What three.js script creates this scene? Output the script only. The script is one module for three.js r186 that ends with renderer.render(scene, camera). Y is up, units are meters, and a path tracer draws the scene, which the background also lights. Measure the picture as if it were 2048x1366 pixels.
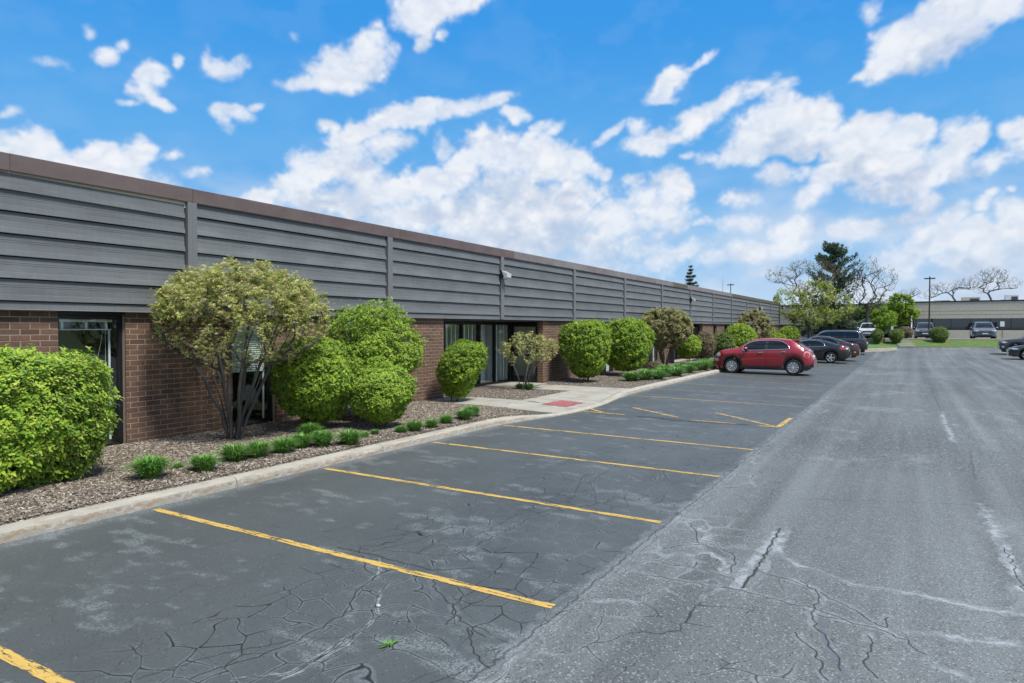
import * as THREE from 'three';
import { mergeGeometries, mergeVertices, toCreasedNormals } from 'three/addons/utils/BufferGeometryUtils.js';
import { RoundedBoxGeometry } from 'three/addons/geometries/RoundedBoxGeometry.js';
import { FontLoader } from 'three/addons/loaders/FontLoader.js';
import { TextGeometry } from 'three/addons/geometries/TextGeometry.js';

// ------------------------------------------------------------------ camera, sky, sun, exposure
const scene = new THREE.Scene();
const camera = new THREE.PerspectiveCamera(53.16, 1024 / 683, 0.1, 3000);
camera.position.set(0, 2.2207, 0);
camera.rotation.order = 'YXZ';
camera.rotation.set(-0.0202, 0.5263, 0);
const renderer = new THREE.WebGLRenderer({ antialias: true });
renderer.toneMapping = THREE.LinearToneMapping;
const EXPOSURE = 1.8;
renderer.toneMappingExposure = EXPOSURE;
renderer.shadowMap.enabled = true;
const sun = new THREE.DirectionalLight(new THREE.Color(1, 0.975, 0.89), 3.2);
sun.position.set(46, 80, 14);
sun.castShadow = true;
sun.shadow.radius = 24;
sun.shadow.mapSize.set(4096, 4096);
Object.assign(sun.shadow.camera, { left: -110, right: 110, top: 110, bottom: -110, near: 1, far: 400 });
scene.add(sun, sun.target);

function rng(seed) { let a = seed >>> 0; return () => { a = (a + 0x6D2B79F5) >>> 0; let t = Math.imul(a ^ (a >>> 15), 1 | a); t = (t + Math.imul(t ^ (t >>> 7), 61 | t)) ^ t; return ((t ^ (t >>> 14)) >>> 0) / 4294967296; }; }
const clamp = (x, a = 0, b = 1) => x < a ? a : x > b ? b : x;
const sstep = (a, b, x) => { const t = clamp((x - a) / (b - a)); return t * t * (3 - 2 * t); };
const mix = (a, b, t) => a + (b - a) * t;
// value noise on a hashed lattice, and its fractal sum (0..1)
const PERM = new Float32Array(65536); { const r = rng(77); for (let i = 0; i < 65536; i++) PERM[i] = r(); }
const hash2 = (x, y) => PERM[((Math.imul(x, 73856093) ^ Math.imul(y, 19349663)) >>> 3) & 65535];
function vnoise(x, y) {
  const ix = Math.floor(x), iy = Math.floor(y), fx = x - ix, fy = y - iy, u = fx * fx * (3 - 2 * fx), v = fy * fy * (3 - 2 * fy);
  const a = hash2(ix, iy), b = hash2(ix + 1, iy), c = hash2(ix, iy + 1), d = hash2(ix + 1, iy + 1);
  return a + (b - a) * u + (c - a) * v + (a - b - c + d) * u * v;
}
function fbm(x, y, n = 4) { let s = 0, a = 0.5, t = 0; for (let i = 0; i < n; i++) { s += a * vnoise(x, y); t += a; x = x * 2.03 + 17.3; y = y * 2.03 + 9.1; a *= 0.5; } return s / t; }

// clouds: azimuth (degrees from -z towards +x), elevation, half axes in degrees, turn, strength
const CLOUDS = [[-36.73,24.67,3.17,1.28,20,1],[-37.44,22.68,0.6,0.98,0,0.7],[-36.12,22.91,0.45,0.49,0,0.6],[-34.05,25.71,2.24,0.83,15,0.9],[-43.8,20.18,3.14,1.59,15,1],[-42.01,22.41,1.11,1.73,-25,1],[-46.91,18.85,1.99,0.57,5,0.8],[-41.61,20.69,1.57,1.7,0,1],[-44.59,19.05,2.96,0.93,0,1],[-41.4,23.65,0.59,0.41,0,0.7],[-52.8,19.34,1.41,0.68,15,0.75],[-54.03,19.41,0.46,0.74,0,0.5],[-52.4,16.16,1.44,0.64,0,0.85],[-50.84,16.72,0.7,0.28,25,0.6],[-53.18,15.9,0.88,0.78,0,0.8],[-57.59,18.06,1.12,0.86,35,0.9],[-58.25,16.79,0.93,1.01,0,0.9],[-57.44,16.13,0.95,0.41,-15,0.8],[-59.38,15.86,0.61,0.23,0,0.5],[-56.05,19.35,0.32,0.5,0,0.7],[-60.91,18.71,0.82,0.51,15,0.8],[-59.81,19.57,0.41,0.32,30,0.4],[-66.44,14.39,0.68,0.38,15,0.6],[-64.18,17.71,0.82,0.25,0,0.3],[-61.96,20.01,0.28,0.31,0,0.25],[-47.83,22.11,0.35,0.27,0,0.35],[-65.24,11.96,2.05,1.37,0,1.1],[-62.65,11.58,2.62,1.21,0,1],[-58.78,12.8,1.32,0.9,15,1],[-60.37,11.92,2.44,1.17,0,1],[-61.46,10.77,5.1,1.2,0,1],[-68.46,11.48,2.27,1.72,0,1],[-56.48,12.85,0.79,0.32,15,0.6],[-54.96,11.79,1.01,0.4,15,0.6],[-50.34,10.11,1.81,0.61,20,0.9],[-47.34,11.17,2.25,1.15,20,1],[-45.79,12.67,2.27,1.6,20,1],[-43.83,14.12,1.99,1.44,25,1],[-45.0,15.55,1.13,0.45,-10,0.7],[-42.04,15.81,2.31,0.98,20,1],[-38.6,16.65,2.74,0.98,5,1],[-36.96,17.76,1.57,0.52,0,0.9],[-34.48,17.46,2.37,0.75,10,0.95],[-31.78,18.13,1.78,0.6,20,0.95],[-30.11,17.12,1.2,0.53,-20,0.85],[-40.23,14.68,1.96,0.99,0,0.7],[-42.65,12.65,2.72,1.39,0,0.9],[-35.94,14.75,0.64,0.85,0,0.45],[-45.42,9.99,4.6,1.17,0,1],[-41.05,11.16,3.56,1.34,10,1.05],[-36.97,11.87,2.42,1.27,0,1.1],[-34.28,13.11,1.62,1.77,0,1.1],[-31.78,14.51,2.42,1.63,10,1.1],[-30.32,13.34,2.84,2.16,0,1.1],[-27.61,13.72,2.02,1.57,0,1],[-26.78,15.96,1.2,0.38,35,0.7],[-28.44,15.67,1.61,0.54,30,0.7],[-24.91,13.29,1.69,1.65,0,1.05],[-23.05,12.46,1.04,0.63,0,0.7],[-36.15,9.29,6.12,2.02,0,1],[-29.48,9.75,6.59,3.03,0,1],[-25.73,10.12,2.86,2.82,0,1],[-31.16,7.3,6.23,1.64,0,0.95],[-21.83,15.82,1.77,0.38,33,0.75],[-20.4,16.22,0.54,0.68,0,0.7],[-19.17,10.56,1.78,1.5,10,1],[-16.97,11.26,1.63,1.36,0,1],[-17.96,9.53,2.36,1.58,0,1],[-21.6,8.43,2.83,1.82,0,0.9],[-21.18,6.4,3.65,1.22,0,0.8],[-23.24,7.25,2.46,1.22,0,0.8],[-17.69,18.94,1.8,0.87,30,1],[-17.02,19.68,1.49,0.64,25,1],[-15.06,20.51,1.24,0.28,22,0.85],[-17.6,18.1,0.98,0.37,0,0.8],[-19.19,14.64,2.14,0.76,-5,1],[-19.8,16.0,0.93,0.83,0,0.9],[-17.39,15.12,1.92,0.6,0,0.8],[-15.04,16.27,2.24,1.25,25,1],[-13.12,17.39,2.0,0.87,28,1],[-11.06,18.09,1.77,0.49,15,0.8],[-8.86,18.13,1.2,0.35,10,0.6],[-15.92,13.63,0.53,0.3,0,0.5],[-8.84,15.91,2.44,1.97,15,1.1],[-6.7,15.5,1.86,1.7,0,1.1],[-10.66,14.63,2.51,1.54,15,1.1],[-7.74,13.82,3.81,1.01,5,1.05],[-11.4,13.48,2.55,0.74,5,1],[-13.29,13.35,1.86,0.45,0,0.6],[-2.62,14.49,1.75,1.24,0,1.1],[-3.77,13.58,2.28,1.48,0,1.1],[-0.68,13.73,1.9,1.3,0,1.1],[0.57,13.73,1.08,0.94,0,1],[-1.62,12.12,3.47,1.75,0,1.1],[-4.25,11.68,2.98,1.15,25,1],[-5.96,10.38,2.74,0.81,30,0.8],[0.29,10.86,2.74,1.38,0,0.95],[2.41,11.3,1.45,1.01,0,0.9],[-1.28,10.15,2.52,0.99,0,0.8],[3.12,13.2,1.25,1.12,0,1],[4.13,13.22,0.83,0.85,0,1],[2.4,12.31,1.16,1.0,0,0.9],[6.07,13.14,0.85,0.7,0,1],[6.89,11.99,1.3,1.27,0,1],[4.99,11.3,1.64,0.65,10,0.6],[-0.75,19.84,1.78,1.75,30,1.1],[0.8,20.49,2.29,1.55,28,1.1],[2.88,21.13,3.0,1.51,20,1.1],[-1.69,18.55,1.68,0.92,20,1],[-3.15,18.12,1.01,0.33,15,0.85],[2.31,19.42,1.95,1.24,25,1],[4.87,20.97,2.08,1.18,15,1],[-2.7,22.25,0.48,0.75,0,0.35],[0.2,18.71,2.05,0.8,25,0.8],[-9.35,11.57,1.5,0.9,0,0.7],[-7.37,11.6,1.04,0.59,0,0.5],[-11.75,10.22,1.11,0.77,0,0.6],[-11.93,8.49,1.87,0.85,0,0.7],[-8.05,7.72,1.42,1.21,20,0.85],[-9.13,6.43,2.17,0.62,0,0.8],[-10.23,6.09,2.21,0.7,0,0.75],[-14.41,8.6,1.0,0.39,0,0.5],[-15.98,9.26,1.16,0.47,0,0.5],[-3.21,7.17,1.65,0.81,0,0.85],[-4.55,6.96,1.01,0.59,0,0.8],[0.32,7.89,1.54,0.49,0,0.6],[0.93,8.72,0.79,0.63,0,0.7],[4.88,9.01,0.44,0.33,0,0.9],[4.18,8.41,0.85,0.47,20,0.9],[5.9,9.16,0.27,0.26,0,0.8],[2.74,7.86,0.99,0.82,0,0.9],[1.86,6.72,1.79,0.84,10,0.95],[3.92,6.4,2.0,1.37,0,1],[5.87,7.25,1.09,1.33,0,0.95],[0.65,5.57,2.77,0.92,10,0.95],[4.23,4.67,3.41,1.03,0,1],[-0.59,4.56,1.89,0.87,0,0.9],[6.97,5.83,1.59,1.98,0,1],[-16.75,5.9,2.36,0.97,20,0.7],[-17.94,5.12,1.59,0.73,0,0.7],[-21.18,4.97,2.04,0.74,0,0.7],[-14.4,5.44,1.54,0.72,20,0.5],[-11.73,6.54,0.97,0.55,0,0.5]];
{
  const W = 4096, H = 2048, half = H / 2, D2R = Math.PI / 180, r = rng(5);
  const field = new Float32Array(W * half).fill(-1);
  // the same kind of clouds go on round the rest of the sky
  const all = CLOUDS.slice();
  const CENTER = -30.15;
  for (let k = 0; k < 150; k++) {
    const az = CENTER + 44 + r() * 272, el = 2 + 60 * Math.pow(r(), 1.5), s = 0.6 + r();
    const n = 3 + Math.floor(r() * 6);
    for (let j = 0; j < n; j++) all.push([az + (r() - 0.5) * 9 * s, el + (r() - 0.4) * 3.2 * s, (2 + 2.6 * r()) * s, (0.9 + 1.3 * r()) * s, (r() - 0.3) * 40, 0.7 + 0.4 * r()]);
  }
  for (let k = 0; k < 60; k++) {   // above the frame
    const az = CENTER + (r() - 0.5) * 100, el = 31 + 45 * r(), s = 0.8 + r();
    for (let j = 0; j < 5; j++) all.push([az + (r() - 0.5) * 12 * s, el + (r() - 0.5) * 4 * s, (2 + 2 * r()) * s, (1 + 1.4 * r()) * s, (r() - 0.3) * 40, 0.7 + 0.4 * r()]);
  }
  const rel = (a) => ((a - CENTER + 900) % 360) - 180;
  for (const [az, el, rx, ry, rot, st] of all) {
    const ce = Math.max(0.2, Math.cos(el * D2R)), reach = 1.5 * Math.max(rx, ry) + 1, c = Math.cos(rot * D2R), s = Math.sin(rot * D2R);
    const a0 = az - reach / ce, a1 = az + reach / ce, j0 = Math.max(0, Math.floor((el - reach) / 90 * half)), j1 = Math.min(half - 1, Math.ceil((el + reach) / 90 * half));
    for (let j = j0; j <= j1; j++) {
      const e = (j + 0.5) / half * 90;
      for (let i = Math.floor(a0 / 360 * W); i <= Math.ceil(a1 / 360 * W); i++) {
        const a = (i + 0.5) / W * 360;
        let dx = (a - az) * ce, dy = e - el;
        const px = rel(a) * ce * 0.55, py = e * 0.55;
        const wgt = 0.42 * Math.min(rx, ry) + 0.25;
        dx += (fbm(px, py, 5) - 0.5) * 2.6 * wgt; dy += (fbm(px + 40.7, py + 13.1, 5) - 0.5) * 2.6 * wgt;
        const u = (dx * c + dy * s) / rx, v = (-dx * s + dy * c) / ry, d = st * (1.25 - (u * u + v * v));
        const at = j * W + ((i % W) + W) % W;
        // overlapping lobes reinforce one another
        if (d > -1) field[at] = Math.max(field[at], d) + (d > 0 && field[at] > 0 ? 0.1 * Math.min(d, field[at]) : 0);
      }
    }
  }
  const data = new Float32Array(W * H * 4), lin = (x) => Math.pow(x / 255, 2.2), C3 = (q) => q.map(lin);
  const TOP = C3([64, 152, 231]), MID = C3([98, 172, 236]), LOW = C3([150, 197, 240]), HOR = C3([198, 220, 243]), ZEN = C3([46, 130, 218]);
  const WHITE = C3([244, 246, 250]), GREY = C3([170, 190, 220]);
  for (let j = 0; j < half; j++) {
    const e = (j + 0.5) / half * 90, ce = Math.max(0.2, Math.cos(e * D2R));
    const base = [0, 1, 2].map((k) => e < 6 ? mix(HOR[k], LOW[k], sstep(0, 6, e)) : e < 13 ? mix(LOW[k], MID[k], sstep(6, 13, e)) : e < 25 ? mix(MID[k], TOP[k], sstep(13, 25, e)) : mix(TOP[k], ZEN[k], sstep(25, 80, e)));
    for (let i = 0; i < W; i++) {
      const a = (i + 0.5) / W * 360, px = rel(a) * ce, f0 = field[j * W + i];
      const det = fbm(px * 0.8 + 3.7, e * 1.0, 6), fine = fbm(px * 3 + 1.1, e * 3.4 + 7.7, 5), billow = Math.abs(2 * fbm(px * 0.55 + 12.2, e * 0.75 + 4, 5) - 1);
      const d = f0 + (det - 0.5) * 1.25 + (fine - 0.5) * 0.55;
      let alpha = Math.pow(sstep(-0.5, 1.1, d), 1.35) * mix(0.55, 1, sstep(0, 10, e)) * (0.86 + 0.28 * (fbm(px * 0.35 + 21, e * 0.5 + 90, 5) - 0.25));
      alpha = clamp(alpha);
      const veil = 0.66 * sstep(16, 2.5, e) * sstep(0.3, 0.7, fbm(px * 0.2 + 9, e * 0.4 + 3, 5)) + 0.04 * sstep(0.42, 0.72, fbm(px * 0.4 + 30, e * 0.7, 6));
      // the thick lower parts of a cloud let less light through
      const up = field[Math.min(half - 1, j + 30) * W + i], thick = clamp(0.62 * sstep(0.4, 1.6, up) * sstep(0.3, 0.62, fbm(px * 0.32 + 7, e * 0.5 + 2, 4) + 0.06) + 1.5 * (0.3 - billow) * sstep(0.35, 1.2, d) * 0.55 + 0.25 * (1 - alpha));
      const w = clamp(alpha + veil * (1 - alpha)), o = ((j + half) * W + ((Math.round((a - 90) / 360 * W + W / 2) % W) + W) % W) * 4;
      const bright = 1 + 0.07 * (fine - 0.5);
      for (let k = 0; k < 3; k++) data[o + k] = mix(base[k], mix(WHITE[k], GREY[k], clamp(thick)) * bright, w * 0.97) / EXPOSURE;
      data[o + 3] = 1;
    }
  }
  for (let j = 0; j < half; j++) for (let i = 0; i < W; i++) { const o = (j * W + i) * 4; data[o] = 0.12; data[o + 1] = 0.13; data[o + 2] = 0.13; data[o + 3] = 1; }
  const tex = new THREE.DataTexture(data, W, H, THREE.RGBAFormat, THREE.FloatType);
  tex.mapping = THREE.EquirectangularReflectionMapping;
  tex.magFilter = THREE.LinearFilter;
  tex.needsUpdate = true;
  scene.background = tex;
  scene.environment = tex;
}

// ------------------------------------------------------------------ helpers
const LBL = (o, label, category, group, kind) => { if (label) o.userData.label = label; if (category) o.userData.category = category; if (group) o.userData.group = group; if (kind) o.userData.kind = kind; return o; };
const used = new Map();
function numbered(n) { const k = used.get(n) ?? 0; used.set(n, k + 1); return k ? n + '_' + String(k).padStart(3, '0') : n; }
function mesh(name, geo, mat, parent = scene) {
  const m = new THREE.Mesh(geo, mat);
  m.name = parent === scene ? numbered(name) : name;
  m.castShadow = m.receiveShadow = true;
  parent.add(m);
  return m;
}
function group(name, x = 0, y = 0, z = 0, turn = 0) { const g = new THREE.Group(); g.name = numbered(name); g.position.set(x, y, z); g.rotation.y = turn; scene.add(g); return g; }
const struct = (o) => { o.userData.kind = 'structure'; return o; };
const bx = (x0, x1, y0, y1, z0, z1) => new THREE.BoxGeometry(Math.abs(x1 - x0), Math.abs(y1 - y0), Math.abs(z1 - z0)).translate((x0 + x1) / 2, (y0 + y1) / 2, (z0 + z1) / 2);
const rbx = (x0, x1, y0, y1, z0, z1, r = 0.01, s = 2) => new RoundedBoxGeometry(Math.abs(x1 - x0), Math.abs(y1 - y0), Math.abs(z1 - z0), s, Math.min(r, 0.45 * Math.min(Math.abs(x1 - x0), Math.abs(y1 - y0), Math.abs(z1 - z0)))).translate((x0 + x1) / 2, (y0 + y1) / 2, (z0 + z1) / 2);
const merge = (l) => mergeGeometries(l.map((g) => { let q = g.index ? g.toNonIndexed() : g; for (const k of Object.keys(q.attributes)) if (!['position', 'normal', 'uv'].includes(k)) q.deleteAttribute(k); return q; }));
const col = (r, g, b) => new THREE.Color().setRGB(r, g, b);
const std = (c, roughness = 0.8, extra = {}) => new THREE.MeshStandardMaterial({ color: Array.isArray(c) ? col(...c) : c, roughness, ...extra });
const phys = (c, roughness = 0.8, extra = {}) => new THREE.MeshPhysicalMaterial({ color: Array.isArray(c) ? col(...c) : c, roughness, ...extra });
const ENC = new Uint8Array(4097); for (let i = 0; i <= 4096; i++) { const x = i / 4096; ENC[i] = Math.round(255 * (x <= 0.0031308 ? x * 12.92 : 1.055 * Math.pow(x, 1 / 2.4) - 0.055)); }
const enc = (x) => ENC[x <= 0 ? 0 : x >= 1 ? 4096 : (x * 4096) | 0];
// a colour texture from a function (u, v in metres) -> linear rgb
function colorTex(w, h, f, repeat) {
  const d = new Uint8Array(w * h * 4), c = [0, 0, 0];
  for (let j = 0; j < h; j++) for (let i = 0; i < w; i++) { const o = (j * w + i) * 4; f(c, i, j); d[o] = enc(c[0]); d[o + 1] = enc(c[1]); d[o + 2] = enc(c[2]); d[o + 3] = 255; }
  const t = new THREE.DataTexture(d, w, h); t.colorSpace = THREE.SRGBColorSpace; t.magFilter = THREE.LinearFilter; t.minFilter = THREE.LinearMipmapLinearFilter; t.generateMipmaps = true;
  if (repeat) t.wrapS = t.wrapT = THREE.RepeatWrapping;
  t.needsUpdate = true; return t;
}
function grayTex(w, h, f, repeat = true) {
  const d = new Uint8Array(w * h * 4);
  for (let j = 0; j < h; j++) for (let i = 0; i < w; i++) { const o = (j * w + i) * 4; d[o] = d[o + 1] = d[o + 2] = clamp(f(i, j), 0, 1) * 255; d[o + 3] = 255; }
  const t = new THREE.DataTexture(d, w, h); t.magFilter = THREE.LinearFilter; if (repeat) t.wrapS = t.wrapT = THREE.RepeatWrapping; t.needsUpdate = true; return t;
}
// periodic noise for tiles
function tnoise(x, y, n) { const ix = Math.floor(x), iy = Math.floor(y), fx = x - ix, fy = y - iy, u = fx * fx * (3 - 2 * fx), v = fy * fy * (3 - 2 * fy), m = (k) => ((k % n) + n) % n; const a = hash2(m(ix), m(iy)), b = hash2(m(ix + 1), m(iy)), c = hash2(m(ix), m(iy + 1)), d = hash2(m(ix + 1), m(iy + 1)); return a + (b - a) * u + (c - a) * v + (a - b - c + d) * u * v; }
function tfbm(u, v, n, oct) { let s = 0, a = 0.5, t = 0; for (let i = 0; i < oct; i++) { s += a * tnoise(u * n, v * n, n); t += a; n *= 2; a *= 0.55; } return s / t; }
const NOISE_BUMP = grayTex(512, 512, (i, j) => 0.5 * tfbm(i / 512, j / 512, 64, 3) + 0.5 * hash2(i + 900, j + 400));
const SOFT_BUMP = grayTex(512, 512, (i, j) => tfbm(i / 512, j / 512, 8, 6));
const tiled = (t, sx, sy = sx, ch = 0) => { const q = t.clone(); q.repeat.set(sx, sy); q.channel = ch; q.needsUpdate = true; return q; };
// uv in metres from the position, by the dominant direction of the normal
function metreUV(g, sx = 1, sy = sx, ox = 0, oy = 0) {
  const p = g.attributes.position, n = g.attributes.normal, uv = new Float32Array(p.count * 2);
  for (let i = 0; i < p.count; i++) {
    const ax = Math.abs(n.getX(i)), ay = Math.abs(n.getY(i)), az = Math.abs(n.getZ(i)), x = p.getX(i), y = p.getY(i), z = p.getZ(i);
    const [u, v] = ay > ax && ay > az ? [x, z] : ax > az ? [z, y] : [x, y];
    uv[2 * i] = u * sx + ox; uv[2 * i + 1] = v * sy + oy;
  }
  g.setAttribute('uv', new THREE.BufferAttribute(uv, 2)); return g;
}

// ------------------------------------------------------------------ ground heights
const KX = -8.06;
const rise = (z) => { const t = clamp((-z - 52) / 25); return 0.47 * t * t; };
const crossfall = (x) => x < -2.5 ? -0.013 * (x - KX) : -0.0723 - 0.006 * Math.min(4.5, x + 2.5);
const gy = (x, z) => crossfall(x) + rise(z);
function sheet(x0, x1, z0, z1, nx, nz, f) {
  const g = new THREE.PlaneGeometry(1, 1, nx, nz), p = g.attributes.position, uv = g.attributes.uv, uv1 = new Float32Array(p.count * 2);
  for (let i = 0; i < p.count; i++) { const u = uv.getX(i), v = uv.getY(i), x = mix(x0, x1, u), z = mix(z0, z1, v); p.setXYZ(i, x, f(x, z), z); uv1[2 * i] = x; uv1[2 * i + 1] = z; }
  g.setAttribute('uv1', new THREE.BufferAttribute(uv1, 2));
  g.computeVertexNormals(); return g;
}

// ------------------------------------------------------------------ asphalt
// cracks measured on the ground: kind, then x and distance pairs
const CRACKS = [['l',[-4.47,5.14,-4.18,4.77,-4.0,4.67,-3.82,4.33,-3.69,4.17,-3.6,4.14,-3.54,3.82,-3.48,3.6,-3.49,3.42,-3.48,3.18,-3.52,2.97]],['d',[-4.69,5.09,-4.36,4.81,-4.21,4.75]],['d',[-4.19,4.77,-4.11,4.4,-3.97,4.17,-3.85,4.07,-3.84,3.71,-3.83,3.48,-3.86,3.21,-3.96,2.93,-4.01,2.67]],['t',[-3.83,3.48,-3.87,3.43,-4.12,3.06,-4.24,2.72,-4.31,2.49]],['l',[-3.6,4.14,-3.55,3.71,-3.52,3.4,-3.51,3.13,-3.8,2.82]],['d',[-4.68,5.22,-4.5,5.37,-4.28,5.4,-3.92,5.54,-3.87,5.8,-3.89,6.21,-3.87,6.56,-3.9,7.05,-3.77,7.43,-3.78,7.83,-3.57,8.17]],['t',[-4.68,5.22,-4.51,5.68,-4.48,6.33,-4.35,6.41]],['t',[-4.25,5.42,-4.31,5.95,-4.09,6.06,-4.05,6.46,-4.11,7.27]],['h',[-5.05,5.13,-4.56,5.15,-3.84,5.12,-3.5,5.42]],['m',[-3.58,4.8,-3.34,4.43,-3.07,4.23]],['m',[-2.91,4.07,-2.76,3.95,-2.61,3.86]],['d',[-3.76,5.0,-3.52,4.74,-3.24,4.58,-3.04,4.41,-2.82,4.27,-2.62,4.22]],['d',[-3.07,4.23,-3.06,4.34,-3.2,4.57,-3.27,4.79,-3.42,4.96]],['d',[-2.82,4.27,-2.72,4.07,-2.53,3.92,-2.37,3.82]],['t',[-3.78,7.83,-3.9,8.42,-4.21,9.27,-4.3,9.83]],['t',[-4.48,8.21,-4.15,7.95,-3.79,8.03,-3.51,8.36]],['d',[-5.94,9.2,-5.58,8.99,-5.26,8.99,-5.0,9.16,-4.54,9.26,-4.02,9.2,-3.72,8.69,-3.67,8.31]],['t',[-4.02,9.2,-4.1,9.96,-4.18,10.82]],['t',[-6.71,9.16,-6.14,9.06,-5.94,9.2]],['l',[-3.92,5.54,-3.88,5.72,-3.88,5.96]],['g',[-5.91,16.51,-5.48,16.58,-4.98,16.39,-4.49,16.42,-3.87,16.55,-3.2,16.62]],['t',[-7.24,16.89,-7.21,18.26,-6.7,18.48]],['d',[-3.64,15.59,-3.39,15.42,-3.28,14.69,-2.97,13.95,-2.91,13.46]],['d',[-3.26,16.11,-2.93,15.24,-2.82,14.4,-2.63,13.84]],['d',[-5.91,18.76,-4.99,19.0,-4.28,18.85,-3.37,18.86,-2.54,18.63]],['D',[-1.25,8.27,-1.24,7.72,-1.23,7.14,-1.24,6.63,-1.25,6.13]],['d',[-2.2,6.88,-2.06,7.06,-1.9,7.23,-1.67,7.18,-1.5,7.06,-1.45,6.79,-1.44,6.45]],['d',[-2.19,6.48,-1.98,6.47,-1.62,6.48,-1.27,6.35]],['d',[-2.05,6.08,-1.82,6.09,-1.52,6.09,-1.23,6.15,-0.96,6.08,-0.64,6.05,-0.37,5.93]],['d',[-1.24,6.71,-0.93,6.63,-0.7,6.52,-0.62,6.33,-0.66,5.94,-0.59,5.7,-0.47,5.39,-0.33,4.97]],['d',[-0.71,5.49,-0.56,5.26,-0.49,5.04,-0.44,4.81]],['d',[-1.9,7.23,-2.07,7.7,-2.28,8.04]],['w',[-1.18,7.84,-1.09,7.31,-0.92,7.1,-0.7,7.0,-0.32,6.79,0.09,6.85,0.37,6.77,0.6,6.75,0.83,6.8]],['W',[0.85,10.83,0.87,9.69,0.9,8.78,0.9,8.02,0.9,7.52,0.8,6.91,0.81,6.72]],['d',[0.9,8.78,0.9,8.02,0.9,7.52,0.92,7.19]],['W',[0.81,22.34,0.79,19.08,0.82,16.33]],['t',[0.71,57.76,0.75,37.41,0.79,25.31,0.8,21.33]],['w',[0.79,19.08,0.94,19.46,1.02,19.13]],['w',[0.01,5.97,0.27,6.01,0.57,6.08,0.75,6.12]],['w',[0.09,5.49,0.3,5.39,0.43,5.33]],['d',[-0.83,6.63,-0.6,6.38,-0.31,6.15,-0.25,6.02,-0.13,5.94,-0.14,6.25]],['d',[-0.6,5.94,-0.31,5.91,-0.14,5.88,0.0,5.78,0.09,5.62,0.19,5.6]],['d',[-0.22,5.74,-0.23,5.22,-0.15,5.01]],['b',[-0.59,5.92,-0.52,5.52,-0.41,5.16,-0.3,4.9]],['t',[-1.24,9.86,0.04,10.43,1.31,10.91]],['t',[-0.0,15.35,0.95,15.43,1.84,15.4]],['w',[-1.25,8.09,-1.28,7.47,-1.32,6.91,-1.29,6.26]],['w',[-2.08,7.93,-1.9,7.48,-1.88,7.1]],['w',[-1.91,6.82,-1.73,7.01,-1.53,6.79,-1.5,6.45]],['t',[1.01,15.17,0.9,12.46]],['t',[3.12,56.75,3.77,45.43]]];
const wob = rng(31);
function crackMask(x0, x1, z0, z1, w, h) {
  const cv = document.createElement('canvas'); cv.width = w; cv.height = h; const c = cv.getContext('2d');
  c.fillStyle = '#000'; c.fillRect(0, 0, w, h); c.lineCap = 'round'; c.lineJoin = 'round'; c.globalCompositeOperation = 'lighter';
  const sx = w / (x1 - x0), sy = h / (z1 - z0), R = rng(9);
  const path = (pts, amp) => { c.beginPath(); let first = true; for (let k = 0; k + 3 < pts.length; k += 2) { const n = Math.max(2, Math.ceil(Math.hypot(pts[k + 2] - pts[k], pts[k + 3] - pts[k + 1]) / 0.07)); for (let q = 0; q < n; q++) { const t = q / n, x = mix(pts[k], pts[k + 2], t) + (R() - 0.5) * amp, z = -mix(pts[k + 1], pts[k + 3], t) + (R() - 0.5) * amp; const X = (x - x0) * sx, Y = (z - z0) * sy; first ? c.moveTo(X, Y) : c.lineTo(X, Y); first = false; } } c.stroke(); };
  const S = Math.min(Math.abs(sx), Math.abs(sy));
  const pen = (r, g, b, width) => { c.strokeStyle = `rgb(${r},${g},${b})`; c.lineWidth = Math.max(1, width * S); };
  for (const [k, pts] of CRACKS) {
    if (k === 'd') { pen(0, pts[0] > -2.5 ? 75 : 26, 0, 0.09); path(pts, 0.05); pen(255, 0, 0, 0.012); path(pts, 0.045); }
    if (k === 't') { pen(205, 0, 0, 0.012); path(pts, 0.03); }
    if (k === 'D') { pen(0, 110, 0, 0.2); path(pts, 0.08); pen(230, 0, 0, 0.02); path(pts, 0.03); pen(120, 0, 0, 0.03); path(pts, 0.05); }
    if (k === 'h') { pen(150, 0, 0, 0.03); path(pts, 0.02); }
    if (k === 'l') { pen(0, 190, 0, 0.035); path(pts, 0.03); pen(200, 0, 0, 0.012); path(pts, 0.03); }
    if (k === 'w') { pen(0, 90, 0, 0.1); path(pts, 0.1); pen(0, 130, 0, 0.045); path(pts, 0.06); }
    if (k === 'W') { pen(0, 110, 0, 0.13); path(pts, 0.1); pen(0, 145, 0, 0.06); path(pts, 0.06); }
    if (k === 'b') { pen(0, 0, 230, 0.05); path(pts, 0.012); }
    if (k === 'm') { pen(0, 0, 120, 0.035); path(pts, 0.004); }
    if (k === 'g') { pen(140, 40, 0, 0.24); path(pts, 0.12); pen(150, 0, 0, 0.09); path(pts, 0.08); }
  }
  // the joint between the stalls and the lane
  const seam = []; for (let z = 0.5; z < 100; z += 0.4) seam.push(-2.42 + 0.05 * (fbm(z * 0.6, 3) - 0.5), z);
  pen(0, 50, 0, 0.22); path(seam, 0.09); pen(150, 0, 0, 0.022); path(seam, 0.04);
  pen(90, 0, 0, 0.012); path(seam.map((v, i) => i % 2 ? v : v + 0.07), 0.03);
  return c.getImageData(0, 0, w, h).data;
}
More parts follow.
